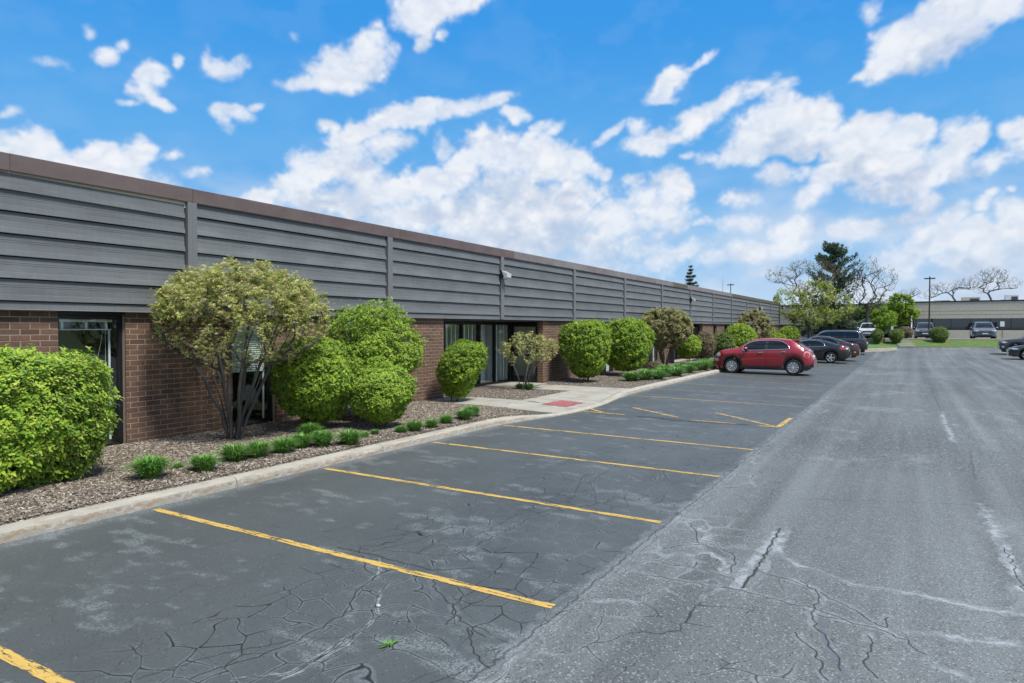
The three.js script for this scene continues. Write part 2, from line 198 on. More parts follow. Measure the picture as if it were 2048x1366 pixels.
function voronoi(x, y) { const ix = Math.floor(x), iy = Math.floor(y); let a = 9, b = 9; for (let i = -1; i < 2; i++) for (let j = -1; j < 2; j++) { const dx = ix + i + 0.1 + 0.8 * hash2(ix + i + 5, iy + j + 91) - x, dy = iy + j + 0.1 + 0.8 * hash2(ix + i + 717, iy + j + 3) - y, d = Math.sqrt(dx * dx + dy * dy); if (d < a) { b = a; a = d; } else if (d < b) b = d; } return b - a; }
function asphalt(x0, x1, z0, z1, w, h) {
  const M = crackMask(x0, x1, z0, z1, w, h);
  return colorTex(w, h, (c, i, j) => {
    const x = mix(x0, x1, (i + 0.5) / w), z = mix(z0, z1, (j + 0.5) / h), o = (j * w + i) * 4, n0 = hash2(i + 11, j + 7), n1 = hash2((i >> 1) + 3, (j >> 1) + 501);
    const px = (x1 - x0) / w, near = clamp(0.012 / px, 0.35, 1);
    let r, g, b;
    const big = fbm(x * 0.5, z * 0.35, 4), med = fbm(x * 2.1 + 9, z * 1.4, 4);
    const wander = 0.05 * (fbm(z * 0.6, 3) - 0.5) + 0.16 * (fbm(x * 4, z * 4, 3) - 0.5) + 0.05 * (n0 - 0.5);
    const wx = x + 0.5 * (fbm(x * 1.6, z * 1.6, 3) - 0.5), wz = z + 0.5 * (fbm(x * 1.6 + 50, z * 1.6, 3) - 0.5);
    if (x < -2.46 + wander) {
      let L = 0.066 * (0.62 + 0.55 * big + 0.28 * med) * (1 + (n0 - 0.5) * 0.34 * near);
      // aggregate showing through the sealer
      const scuff = sstep(0.56, 0.72, 0.45 * fbm(x * 0.9 + 21, z * 2.4, 5) + 0.55 * fbm(x * 4.3, z * 7.1 + 8, 5));
      if (n1 > 0.35 && scuff > 0) L = mix(L, 0.24, scuff * 0.5 * (0.4 + n0));
      if (n1 > 0.993 && n0 > 0.3) L = mix(L, 0.25, 0.5); if (n1 < 0.008) L *= 0.5;
      const kerbdust = sstep(-7.72, -8.02, x + 0.35 * (fbm(x * 3, z * 3, 3) - 0.5)); if (kerbdust > 0 && n0 > 0.45) L = mix(L, 0.3, kerbdust * 0.75 * n1);
      r = L * 0.93; g = L * 1.035; b = L * 1.03;
      // crazed strip along the joint
      const zone = sstep(-5.3, -3.3, x + 2.2 * (fbm(x * 0.5 + 4, z * 0.28, 3) - 0.5)) * sstep(0.22, 0.42, fbm(x * 0.3 + 60, z * 0.16 + 2, 3) + 0.1);
      const v1 = voronoi(wx * 3.6, wz * 3.0) / 3.3, v2 = voronoi(wx * 1.5 + 31, wz * 1.1) / 1.3, keep = fbm(x * 1.9 + 80, z * 1.9, 3);
      if (zone > 0.05) {
        const lite = sstep(0.05, 0.015, v1) * zone * sstep(0.4, 0.56, fbm(x * 1.2, z * 1.2 + 44, 4)); r = mix(r, 0.19, lite * 0.5 * (0.3 + 0.7 * n1)); g = mix(g, 0.205, lite * 0.5 * (0.3 + 0.7 * n1)); b = mix(b, 0.215, lite * 0.5 * (0.3 + 0.7 * n1));
        const cr = sstep(0.012, 0.004, v1) * sstep(0.1, 0.35, zone) * sstep(0.14, 0.3, keep); r *= 1 - cr * 0.9; g *= 1 - cr * 0.9; b *= 1 - cr * 0.92;
      }
      const cr2 = sstep(0.01, 0.003, v2) * sstep(0.42, 0.5, keep) * 0.45 * sstep(-7.8, -5.5, x); r *= 1 - cr2 * 0.8; g *= 1 - cr2 * 0.8; b *= 1 - cr2 * 0.8;
    } else {
      const band = 0.5 * fbm(x * 2.3, z * 0.06 + 5, 4) + 0.5 * fbm(x * 0.6 + 40, z * 0.2, 4);
      let L = 0.105 * (0.36 + 0.98 * band + 0.3 * big + 0.75 * (fbm(x * 3.6 + 7, z * 0.1 + 40, 4) - 0.5)) * (1 + (n0 - 0.5) * 0.7 * near + (n1 - 0.5) * 0.25 * near);
      const pale = sstep(0.56, 0.74, 0.6 * fbm(x * 0.9 + 5, z * 0.5 + 77, 5) + 0.4 * fbm(x * 4, z * 2.6, 4)); L = mix(L, 0.225, pale * 0.5 * (0.4 + 0.8 * n0));
      if (n1 > 0.96) L = mix(L, 0.36, 0.55 * near); if (n1 < 0.03) L *= 0.45;
      r = L * 0.95; g = L * 1.025; b = L * 1.03;
      const v2 = voronoi(wx * 0.9 + 11, wz * 0.7) / 0.8, keep = fbm(x * 0.8 + 8, z * 0.8, 3), zone = 0.6 * sstep(0.56, 0.64, keep), zl = clamp(sstep(-0.9, -2.2, x + 1.1 * (fbm(x * 0.6, z * 0.5 + 9, 3) - 0.5)) * sstep(0.36, 0.5, fbm(x * 0.2 + 5, z * 0.33 + 61, 3)) + sstep(1.0, 0.2, Math.hypot((x + 1.55) / 0.9, (z + 6.4) / 1.7)) + sstep(1.0, 0.2, Math.hypot((x + 0.75) / 0.75, (z + 4.4) / 0.9))), v1 = voronoi(wx * 2.6 + 5, wz * 2.1) / 2.3;
      const halo = sstep(0.06, 0.015, v1) * zl * sstep(0.42, 0.6, fbm(x * 1.5, z * 1.5 + 14, 4)) * 0.6 * (0.4 + n1); r = mix(r, 0.25, halo); g = mix(g, 0.265, halo); b = mix(b, 0.275, halo);
      const ca = sstep(0.012, 0.004, v1) * sstep(0.2, 0.5, zl) * sstep(0.34, 0.44, fbm(x * 1.9 + 3, z * 1.9, 3)) * 0.9; r *= 1 - ca * 0.85; g *= 1 - ca * 0.85; b *= 1 - ca * 0.87;
      const cr = sstep(0.007, 0.002, v2) * clamp(zone) * 0.8; r *= 1 - cr * 0.75; g *= 1 - cr * 0.75; b *= 1 - cr * 0.78;
    }
    const li = M[o + 1] / 255 * (0.25 + 0.75 * sstep(0.35, 0.65, fbm(x * 9, z * 9, 3))) * (0.5 + 0.7 * n1), dk = M[o] / 255 * (0.72 + 0.4 * n0), tar = M[o + 2] / 255;
    r = mix(r, 0.30, clamp(li * 0.95)); g = mix(g, 0.32, clamp(li * 0.95)); b = mix(b, 0.335, clamp(li * 0.95));
    r = mix(r, 0.085, tar * 0.8); g = mix(g, 0.095, tar * 0.8); b = mix(b, 0.11, tar * 0.8);
    const D = clamp(dk); c[0] = mix(r, 0.008, D); c[1] = mix(g, 0.008, D); c[2] = mix(b, 0.006, D);
  });
}
const lot = group('parking_lot'); struct(lot);
const asphaltMat = (x0, x1, z0, z1, w, h, rough) => phys(0xffffff, rough, { specularIntensity: 1, map: asphalt(x0, x1, z0, z1, w, h), bumpMap: tiled(NOISE_BUMP, 1.1, 1.1, 1), bumpScale: 0.0035 });
const PAVE = [['stall_pavement', KX, -2.42, 0, -12.6, 1024, 2048], ['stall_pavement', KX, -2.42, -12.6, -34, 700, 2048], ['stall_pavement', KX, -2.42, -34, -78, 400, 1200],
  ['lane_pavement', -2.42, 3.4, 0, -12.6, 1024, 2048], ['lane_pavement', -2.42, 9, -12.6, -40, 900, 2048], ['lane_pavement', -2.42, 12, -40, -82.5, 900, 1400]];
for (const [n, x0, x1, z0, z1, w, h] of PAVE) {
  // the strip beside the joint belongs to both sheets' textures, so the seam runs through
  mesh(n, sheet(x0, x1, z0, z1, 24, Math.round((z0 - z1) / 1.2), gy), asphaltMat(x0, x1, z0, z1, w, h, n === 'stall_pavement' ? 0.55 : 0.74), lot);
}
const plainAsphalt = std(0xffffff, 0.88, { map: colorTex(512, 512, (c, i, j) => { const L = 0.125 * (0.7 + 0.35 * tfbm(i / 512, j / 512, 6, 4) + 0.5 * (hash2(i, j + 60) - 0.3)); c[0] = L; c[1] = L * 1.01; c[2] = L * 1.02; }, true) });
plainAsphalt.map.repeat.set(0.3, 0.3); plainAsphalt.map.channel = 1;
mesh('side_pavement', sheet(KX, 3.4, 12, 0, 12, 10, gy), plainAsphalt, lot);
mesh('side_pavement', sheet(3.4, 40, 12, -12.6, 12, 20, gy), plainAsphalt, lot);
mesh('side_pavement', sheet(9, 40, -12.6, -40, 12, 24, gy), plainAsphalt, lot);
mesh('side_pavement', sheet(12, 40, -40, -82.5, 12, 40, gy), plainAsphalt, lot);

// painted lines: thin worn coats
const paintMap = colorTex(256, 1024, (c, i, j) => { const k = 0.75 + 0.4 * tfbm(i / 256, j / 1024, 16, 4); c[0] = 0.52 * k; c[1] = 0.335 * k; c[2] = 0.08 * k; }, true);
const paintWear = (cut, seed) => grayTex(128, 2048, (i, j) => { const u = i / 128 - 0.5, y = j * 0.0027, edge = sstep(0.5, 0.40, Math.abs(u) + 0.09 * (fbm(y * 9 + seed, u * 2, 3) - 0.5) * 2), crackle = sstep(0.08, 0.14, voronoi(u * 3 + seed, y * 9)) , k = fbm(u * 5 + seed, y * 6, 5) + 0.22 * (hash2(i + seed * 7, j) - 0.5); return edge * sstep(cut - 0.03, cut + 0.03, k) * (k > cut + 0.14 ? 1 : crackle); }, false);
const paints = [0.34, 0.37, 0.39, 0.46, 0.50].map((cut, k) => std(0xffffff, 0.7, { map: paintMap, alphaMap: paintWear(cut, k * 13 + 3), alphaTest: 0.5 }));
function stripe(name, ax, az, bx_, bz, width, mat, y = 0.004) {
  const L = Math.hypot(bx_ - ax, bz - az), n = Math.max(2, Math.ceil(L / 0.25)), nx = -(bz - az) / L, nz = (bx_ - ax) / L, pos = [], uv = [], idx = [], r = rng(Math.round((ax + 50) * 131 + az * 37));
  let w = 0;
  for (let k = 0; k <= n; k++) { w += (r() - 0.5) * 0.008; w *= 0.95; const t = k / n, x = mix(ax, bx_, t) + nx * w, z = mix(az, bz, t) + nz * w; for (const s of [-1, 1]) { const X = x + nx * s * width / 2, Z = z + nz * s * width / 2; pos.push(X, gy(X, Z) + y, Z); uv.push((s + 1) / 2, t); } if (k < n) { const a = k * 2; idx.push(a, a + 1, a + 2, a + 1, a + 3, a + 2); } }
  const g = new THREE.BufferGeometry(); g.setAttribute('position', new THREE.Float32BufferAttribute(pos, 3)); g.setAttribute('uv', new THREE.Float32BufferAttribute(uv, 2)); g.setIndex(idx); g.computeVertexNormals();
  if (g.attributes.normal.getY(0) < 0) { g.setIndex(idx.reverse()); g.computeVertexNormals(); }
  return mesh(name, g, mat, lot);
}
[[2.28, 0], [4.99, 0], [7.79, 0], [10.64, 1], [13.3, 1]].forEach(([z, m]) => stripe('stall_line', -7.94, -z, -2.5, -z, 0.105, paints[m]));
[21.3, 24.1, 26.9, 29.7, 32.5].forEach((z, k) => stripe('stall_line', -7.9, -z, -2.55, -z, 0.1, paints[k < 1 ? 2 : k < 3 ? 3 : 4]));
[37.3, 40.1, 42.9, 45.7, 50.2, 53, 55.8, 58.6, 61.4, 64.2].forEach((z) => stripe('stall_line', -7.9, -z, -2.6, -z, 0.1, paints[4]));
stripe('hatch_line', -7.9, -16.66, -6.3, -16.62, 0.11, paints[1], 0.006); stripe('hatch_line', -4.6, -16.62, -3.5, -16.62, 0.11, paints[2], 0.006); stripe('hatch_line', -3.0, -16.6, -2.56, -16.6, 0.11, paints[1], 0.006);
stripe('hatch_line', -8.0, -17.7, -6.95, -16.72, 0.12, paints[1]); stripe('hatch_line', -6.65, -18.2, -5.0, -16.95, 0.11, paints[1]); stripe('hatch_line', -4.4, -18.4, -2.66, -16.72, 0.11, paints[1]);
stripe('hatch_line', -2.57, -16.66, -2.55, -18.45, 0.13, paints[0], 0.008);
// stalls on the other side of the lane
for (let z = 46; z < 76; z += 2.8) stripe('stall_line', 5.4, -z, 11, -z, 0.1, paints[4]);

// ------------------------------------------------------------------ kerb, walk, planting bed
const concreteMap = colorTex(1024, 1024, (c, i, j) => { const u = i / 1024, v = j / 1024, n = tfbm(u, v, 4, 6), s = hash2(i, j), st = sstep(0.5, 0.75, tfbm(u + 0.3, v, 6, 5)); let L = 0.38 * (0.72 + 0.45 * n) * (0.9 + 0.2 * s); if (s > 0.985) L *= 0.6; c[0] = L * mix(1.04, 0.92, st); c[1] = L * mix(0.96, 0.8, st); c[2] = L * mix(0.81, 0.6, st); }, true);
const kerbMat = std([1, 1, 1], 0.9, { map: tiled(concreteMap, 0.5), bumpMap: tiled(NOISE_BUMP, 2), bumpScale: 0.006 });
const kerbFaceMap = colorTex(1024, 512, (c, i, j) => { const u = i / 1024, v = j / 512, n = tfbm(u, v, 8, 6), m = tfbm(u + 0.5, v + 0.2, 14, 5), s = hash2(i, j); let L = 0.38 * (0.7 + 0.5 * n) * (0.85 + 0.3 * s), w = 0; if (m > 0.64) { L = mix(L, 0.5, 0.6); w = 1; } const rust = sstep(0.5, 0.7, tfbm(u + 0.2, v + 0.7, 10, 5)) * (1 - w); c[0] = L * mix(1.0, 0.95, rust); c[1] = L * mix(0.93, 0.7, rust); c[2] = L * mix(0.8, 0.48, rust); }, true);
const kerbFaceMat = std([1, 1, 1], 0.95, { map: tiled(kerbFaceMap, 1.3, 2.2), bumpMap: tiled(NOISE_BUMP, 2), bumpScale: 0.01 });
const kerbLine = [[KX, 9], [KX, -13.2], [-7.93, -14.2], [-7.66, -15.2], [-7.54, -16.2], [-7.52, -17.4], [-7.62, -18.6], [-7.8, -19.8], [-8.0, -21.3], [-8.07, -23], [-8.1, -30], [-8.1, -66]];
const kerbTop = (z) => 0.135 - 0.085 * sstep(-13.4, -15.6, z) * (1 - sstep(-18.6, -22, z));
const lerpLine = (z) => { for (let k = 0; k + 1 < kerbLine.length; k++) { const [xa, za] = kerbLine[k], [xb, zb] = kerbLine[k + 1]; if (z <= za && z >= zb) return mix(xa, xb, (z - za) / (zb - za)); } return KX; };
const kerb = group('kerb'); struct(kerb);
{
  const r = rng(12);
  for (let z = 9, k = 0; z > -66; k++) {
    const len = z > -13 || z < -24 ? 3.05 : 1.5, z1 = Math.max(-66, z - len), n = Math.round((z - z1) / 0.1), pos = [], idx = [];
    // cross section: front foot, front top (rounded), back top, back foot
    for (let q = 0; q <= n; q++) {
      const zz = mix(z - 0.006, z1 + 0.006, q / n), x = lerpLine(zz), h = kerbTop(zz), chip = 0.018 * sstep(0.58, 0.78, fbm(zz * 3.1, 7, 4)) + 0.004 * fbm(zz * 14, 2, 2), y0 = gy(x, zz) - 0.08, lo = gy(x, zz);
      for (const [u, v] of [[0.012 - 0.006 * fbm(zz * 9, 40, 2), y0], [0.008, lo + h * 0.45], [-0.004 - chip * 0.6, lo + h - 0.03 - chip], [-0.024 - chip, lo + h - 0.006 - chip * 0.3], [-0.05 - chip, lo + h], [-0.185, lo + h + 0.002], [-0.2, lo + h - 0.01], [-0.205, y0]]) pos.push(x + u, v, zz);
      if (q < n) for (let e = 0; e < 7; e++) { const a = q * 8 + e; idx.push(a, a + 8, a + 1, a + 1, a + 8, a + 9); }
    }
    for (const q of [0, n]) { const a = q * 8; for (let e = 1; e < 7; e++) q ? idx.push(a, a + e, a + e + 1) : idx.push(a, a + e + 1, a + e); }
    const part = (keep) => { const I = []; for (let i = 0; i < idx.length; i += 3) { const lo = Math.min(idx[i] % 8, idx[i + 1] % 8, idx[i + 2] % 8), hi = Math.max(idx[i] % 8, idx[i + 1] % 8, idx[i + 2] % 8); if ((hi <= 2) === keep) I.push(idx[i], idx[i + 1], idx[i + 2]); } let g = new THREE.BufferGeometry(); g.setAttribute('position', new THREE.Float32BufferAttribute(pos, 3)); g.setIndex(I); g = toCreasedNormals(g, 0.6); if (keep ? g.attributes.normal.getX(0) < 0 : false) { g = new THREE.BufferGeometry(); g.setAttribute('position', new THREE.Float32BufferAttribute(pos, 3)); g.setIndex(I.reverse()); g = toCreasedNormals(g, 0.6); } return metreUV(g, 1, 1, r() * 5, r() * 5); };
    const top = mesh('kerb_stone', part(false), kerbMat, kerb);
    mesh('kerb_face', part(true), kerbFaceMat, top);
    z = z1;
  }
}
const walkY = (x, z) => 0.128 - 0.082 * sstep(-10.1, -7.9, x) * sstep(-14.3, -16, z) * (1 - sstep(-18.4, -21.4, z));
const walk = group('entrance_walk'); struct(walk);
const walkMat = std([0.88, 0.9, 0.92], 0.9, { map: tiled(concreteMap, 0.4), bumpMap: tiled(NOISE_BUMP, 2), bumpScale: 0.004 });
// slab outlines: x of the back edge, front edge (null: up to the kerb), near z, far z
const SLABS = [[-11.93, -10.75, -15.5, -17.2], [-10.75, -9.7, -15.5, -17.2], [-9.7, null, -15.5, -17.2], [-9.7, null, -17.2, -18.75], [-9.7, null, -18.75, -20.3], [-9.7, null, -20.3, -22.3], [-11.6, -9.7, -20.5, -22.3], [-13.3, -11.6, -20.9, -22.84]];
for (const [x0, x1, z0, z1] of SLABS) {
  const g = new THREE.BoxGeometry(1, 0.14, 1, 12, 1, 10), p = g.attributes.position;
  for (let i = 0; i < p.count; i++) {
    const z = mix(z0 - 0.005, z1 + 0.005, 0.5 - p.getZ(i)), front = x1 ?? lerpLine(z) - 0.207, x = mix(x0 + 0.005, front - (x1 === null ? 0 : 0.005), p.getX(i) + 0.5);
    p.setXYZ(i, x, walkY(x, z) + (p.getY(i) > 0 ? 0 : -0.14) + 0.003 * Math.sin(x0 * 7 + z0 * 3), z);
  }
  g.computeVertexNormals();
  mesh('walk_slab', metreUV(g), walkMat, walk);
}
{
  const redTex = grayTex(256, 256, (i, j) => { const u = i / 256 - 0.5, v = j / 256 - 0.5, e = Math.max(Math.abs(u), Math.abs(v)); return sstep(0.5, 0.36, e + 0.12 * (fbm(u * 9, v * 9, 4) - 0.5)) > 0.5 && fbm(u * 22 + 8, v * 22, 4) > 0.33 ? 1 : 0; }, false);
  const g = sheet(-8.9, -8.02, -16.8, -18.2, 8, 12, (x, z) => walkY(x, z) + 0.009);
  mesh('red_ramp_paint', g, std([0.33, 0.095, 0.1], 0.9, { alphaMap: redTex, alphaTest: 0.5, map: colorTex(128, 128, (c, i, j) => { const k = 0.75 + 0.5 * tfbm(i / 128, j / 128, 8, 4); c[0] = c[1] = c[2] = k * 0.95; }, true) }), walk);
}
const inWalk = (x, z, m = 0.04) => SLABS.some(([x0, x1, z0, z1]) => x > x0 - m && x < (x1 ?? -7.4) + m && z < z0 + m && z > z1 - m);
const bedY = (x, z) => {
  if (inWalk(x, z, -0.1)) return -0.03;
  const edge = sstep(-8.26, -9.0, x), t = mix(kerbTop(z) - 0.03, 0.1, sstep(-8.2, -9.6, x)) + 0.035 * edge + 0.05 * edge * (fbm(x * 0.9, z * 0.7, 4) - 0.4) + 0.03 * (fbm(x * 5, z * 5, 3) - 0.5) + 0.03 * sstep(-10.6, -11.9, x);
  return t + rise(z) * 0.8 + (z < -14.5 && z > -23.2 ? -0.03 : 0) + (x > -8.45 ? -0.025 : 0);
};
const mulchMap = colorTex(1024, 1024, (c, i, j) => {
  const u = i / 1024, v = j / 1024, s1 = tfbm(u, v * 0.999, 40, 2), s2 = tnoise(u * 200, v * 60, 20 * 10), n = tfbm(u, v, 6, 4), h = hash2(i >> 1, j >> 2);
  let L = 0.065 + 0.2 * Math.pow(clamp(0.55 * s1 + 0.45 * s2), 2.1) * 2 * (0.6 + 0.7 * n); if (h > 0.9) L *= 1.6; if (h < 0.15) L *= 0.45;
  c[0] = L * 1.08; c[1] = L * 0.9; c[2] = L * 0.75;
}, true);
const mulchMat = std([0.95, 0.95, 0.95], 1, { map: tiled(mulchMap, 0.7, 0.7, 1), bumpMap: tiled(NOISE_BUMP, 1.4, 1.4, 1), bumpScale: 0.02 });
const bed = group('planting_bed'); struct(bed);
mesh('mulch', sheet(-8.255, -11.96, 6, -76, 44, 1100, bedY), mulchMat, bed);
mesh('mulch', sheet(-11.955, -13.32, -16.4, -22.9, 14, 60, (x, z) => inWalk(x, z, 0) ? -0.02 : 0.1 + 0.03 * fbm(x * 3, z * 3, 3)), mulchMat, bed);
{
  // loose chips of bark on the bed
  const chip = new THREE.BoxGeometry(0.05, 0.006, 0.013, 2, 1, 1), p = chip.attributes.position; for (let i = 0; i < p.count; i++) { p.setY(i, p.getY(i) + 0.004 * Math.cos(p.getX(i) * 60)); p.setZ(i, p.getZ(i) * (1 - 8 * Math.abs(p.getX(i)))); } chip.computeVertexNormals();
  const N = 120000, im = new THREE.InstancedMesh(chip, std([1, 1, 1], 0.95), N), r = rng(404), m = new THREE.Matrix4(), q = new THREE.Quaternion(), e = new THREE.Euler(), s = new THREE.Vector3(), t = new THREE.Vector3(), cc = new THREE.Color();
  let k = 0;
  for (let tries = 0; k < N && tries < N * 3; tries++) {
    const f = r(), z = f < 0.75 ? -3.2 - 13 * Math.pow(r(), 1.1) : -16 - 26 * Math.pow(r(), 1.5), x = z < -16.6 && z > -22.8 && r() < 0.3 ? -8.3 - r() * 5 : -8.25 - r() * 3.68;
    if (inWalk(x, z, 0.02)) continue;
    const y = x < -11.95 ? 0.115 : bedY(x, z), b = 0.4 + 0.95 * r() * r();
    e.set((r() - 0.5) * 0.7, r() * 6.3, (r() - 0.5) * 0.7); q.setFromEuler(e); s.set(b, b * (0.7 + r()), b * (0.6 + r())); t.set(x, y + 0.004 + 0.008 * r(), z); m.compose(t, q, s); im.setMatrixAt(k, m);
    const L = r(), w = L < 0.5 ? [0.2, 0.155, 0.115] : L < 0.84 ? [0.42, 0.365, 0.3] : [0.09, 0.065, 0.045], v = 0.6 + 0.7 * r(); im.setColorAt(k, cc.setRGB(w[0] * v, w[1] * v, w[2] * v)); k++;
  }
  im.count = k; im.name = 'bark_chips'; im.userData = { kind: 'stuff', label: 'loose bark chips strewn over the planting bed' }; im.castShadow = im.receiveShadow = true; scene.add(im);
}

// ------------------------------------------------------------------ the long brick building
const WX = -11.93, FB = 2.494, FT = 4.868, ZE = -76.8;
const shop = group('brick_office_building', 0, 0, 0);
LBL(shop, 'long one storey brick office building with grey lapped metal fascia', 'building');
const brickBase = [[0.16, 0.09, 0.06], [0.135, 0.078, 0.053], [0.182, 0.102, 0.066], [0.15, 0.086, 0.058], [0.108, 0.064, 0.046], [0.168, 0.092, 0.057]];
const brickTex = colorTex(512, 512, (c, i, j) => { const n = tfbm(i / 512, j / 512, 12, 5), h = hash2(i, j + 40), k = 0.62 + 0.55 * n + 0.35 * (h - 0.5); c[0] = c[1] = c[2] = (h < 0.03 ? 0.35 : k) * 0.93; }, true);
const brickMats = brickBase.map((b) => std(b, 0.92, { map: tiled(brickTex, 2.2), bumpMap: tiled(NOISE_BUMP, 3), bumpScale: 0.004 }));
const mortarMat = std([0.36, 0.275, 0.22], 0.95, { bumpMap: tiled(NOISE_BUMP, 4), bumpScale: 0.004 });
const NICHES = [[16.5, 22.85], [39.6, 45.95]];
const WINDOWS = [5.88, 9.17, 12.47, 29.1, 32.4, 35.7, 48.8, 52.2, 55.5, 58.8, 62.1, 71.3];
const WW = 1.1;
const openings = [...NICHES, ...WINDOWS.map((z) => [z, z + WW])].sort((a, b) => a[0] - b[0]);
const runs = []; { let z = -4; for (const [a, b] of openings) { runs.push([z, a]); z = b; } runs.push([z, -ZE]); }
const wallParts = runs.map(([a, b]) => bx(WX - 0.22, WX - 0.005, -0.1, 2.7, -a - (a < 0 ? 0 : 0.003), -b + 0.003));
// brick returns beside the entrances, side walls, back wall, roof
for (const [a, b] of NICHES) { wallParts.push(bx(WX - 0.232, WX - 0.012, -0.1, 2.7, -b - 0.012, -b - 0.2)); wallParts.push(bx(WX - 1.45, WX - 0.23, -0.1, 2.7, -a + 0.02, -a + 0.2)); }
wallParts.push(bx(-30, WX - 0.24, -0.1, 4.5, 4.2, 4), bx(-30, WX - 0.24, -0.1, 4.5, ZE + 0.2, ZE + 0.012), bx(-30.2, -30, -0.1, 4.5, 4, ZE));
const wall = mesh('wall', metreUV(merge(wallParts)), mortarMat, shop);
mesh('roof', bx(-30.2, WX - 0.12, 4.42, 4.55, 4, ZE + 0.02), std([0.3, 0.3, 0.3], 0.9), shop);
mesh('interior_floor', bx(-29.9, WX - 0.24, -0.05, 0.09, 3.9, ZE + 0.3), std([0.11, 0.1, 0.09], 0.9), shop);
mesh('interior_ceiling', bx(-29.9, WX - 0.24, 2.72, 2.8, 3.9, ZE + 0.3), std([0.5, 0.5, 0.48], 0.9), shop);
mesh('interior_wall', bx(-16.9, -16.8, 0.09, 2.72, 3.9, ZE + 0.3), std([0.3, 0.28, 0.25], 0.9), shop);
{
  const CH = 0.0935, BL = 0.2805, J = 0.0125, rows = [], r = rng(88), cam = camera.position, list = [];
  const fwd = new THREE.Vector3(0, 0, -1).applyEuler(camera.rotation);
  for (let k = 0; k < 27; k++) rows.push(2.478 - k * CH);
  const lay = (a, b, y, shift, put) => { let s = a - shift; for (; s < b; s += BL) { const p = Math.max(a, s) + 0.0, q = Math.min(b, s + BL - J); if (q - p > 0.03) put(p, q, y - CH + J, y); } };
  rows.forEach((y, k) => { for (const [a, b] of runs) lay(a, b, y, (k % 2) * BL / 2 + 0.06, (p, q, y0, y1) => { const zc = -(p + q) / 2, dx = WX - cam.x, dz = zc - cam.z, dep = dx * fwd.x + dz * fwd.z; list.push({ p, q, y0, y1, face: 'x', size: (q - p) / (dep * dep) * (q > 5 ? 1 : 0) * (y1 > 0.1 ? 1 : 0.1) }); }); });
  // returns facing the camera: one brick deep
  for (const [, b] of NICHES) rows.forEach((y, k) => list.push({ face: 'z', z: -b, p: k % 2 ? 0.115 : 0.0, q: 0.222, y0: y - CH + J, y1: y, size: 0 }, ...(k % 2 ? [{ face: 'z', z: -b, p: 0, q: 0.104, y0: y - CH + J, y1: y, size: 0 }] : [])));
  // the near end wall of the far end
  rows.forEach((y, k) => lay(0, 6, y, (k % 2) * BL / 2, (p, q, y0, y1) => list.push({ face: 'e', p, q, y0, y1, size: 0 })));
  list.sort((u, v) => v.size - u.size);
  const shapes = new Map();
  // a brick with eased edges, its face towards +x
  const brickGeo = (L, variant) => {
    const key = Math.round(L * 1000) + '_' + variant; if (shapes.has(key)) return shapes.get(key);
    const h = CH - J, d = 0.03, c = 0.003, P = [], I = [];
    const ring = (x, m) => P.push(x, -h / 2 + m, -L / 2 + m, x, -h / 2 + m, L / 2 - m, x, h / 2 - m, L / 2 - m, x, h / 2 - m, -L / 2 + m);
    ring(-d, 0); ring(-c, 0); ring(0, c);
    for (let k = 0; k < 2; k++) for (let e = 0; e < 4; e++) { const a = k * 4 + e, b = k * 4 + (e + 1) % 4; I.push(a, a + 4, b, b, a + 4, b + 4); }
    I.push(8, 10, 9, 8, 11, 10);
    let g = new THREE.BufferGeometry(); g.setAttribute('position', new THREE.Float32BufferAttribute(P, 3)); g.setIndex(I); g = toCreasedNormals(g, 0.3);
    const nn = g.attributes.normal; if (nn.getX(nn.count - 1) < 0) { g.setIndex([...Array(g.attributes.position.count).keys()].reverse()); g = g.toNonIndexed(); g.computeVertexNormals(); }
    metreUV(g, 1, 1, variant * 0.37, variant * 0.61); shapes.set(key, g); return g;
  };
  const bulk = brickMats.map(() => []), mat4 = new THREE.Matrix4(), turn = new THREE.Matrix4().makeRotationY(-Math.PI / 2);
  list.forEach((b, n) => {
    const L = Math.round((b.q - b.p) * 500) / 500, v = Math.floor(r() * 6), prud = (r() - 0.5) * 0.004, yc = (b.y0 + b.y1) / 2, tone = Math.floor(r() * r() * 6 + (r() < 0.2 ? 2 : 0)) % 6;
    const g = brickGeo(L, v);
    if (n < 300) { const m = mesh('brick', g, brickMats[tone], wall); m.position.set(WX + prud, yc, -(b.p + b.q) / 2); return; }
    if (b.face === 'x') mat4.makeTranslation(WX + prud, yc, -(b.p + b.q) / 2);
    else if (b.face === 'z') mat4.makeTranslation(WX - 0.012 - (b.p + b.q) / 2, yc, b.z + prud * 0.5).multiply(turn);
    else mat4.makeTranslation(WX - 0.3 - (b.p + b.q) / 2, yc, ZE - 0.005).multiply(new THREE.Matrix4().makeRotationY(Math.PI / 2));
    bulk[tone].push(g.clone().applyMatrix4(mat4));
  });
  bulk.forEach((l, k) => { if (l.length) { const m = mesh('brickwork', merge(l), brickMats[k], wall); m.userData.kind = 'stuff'; } });
}

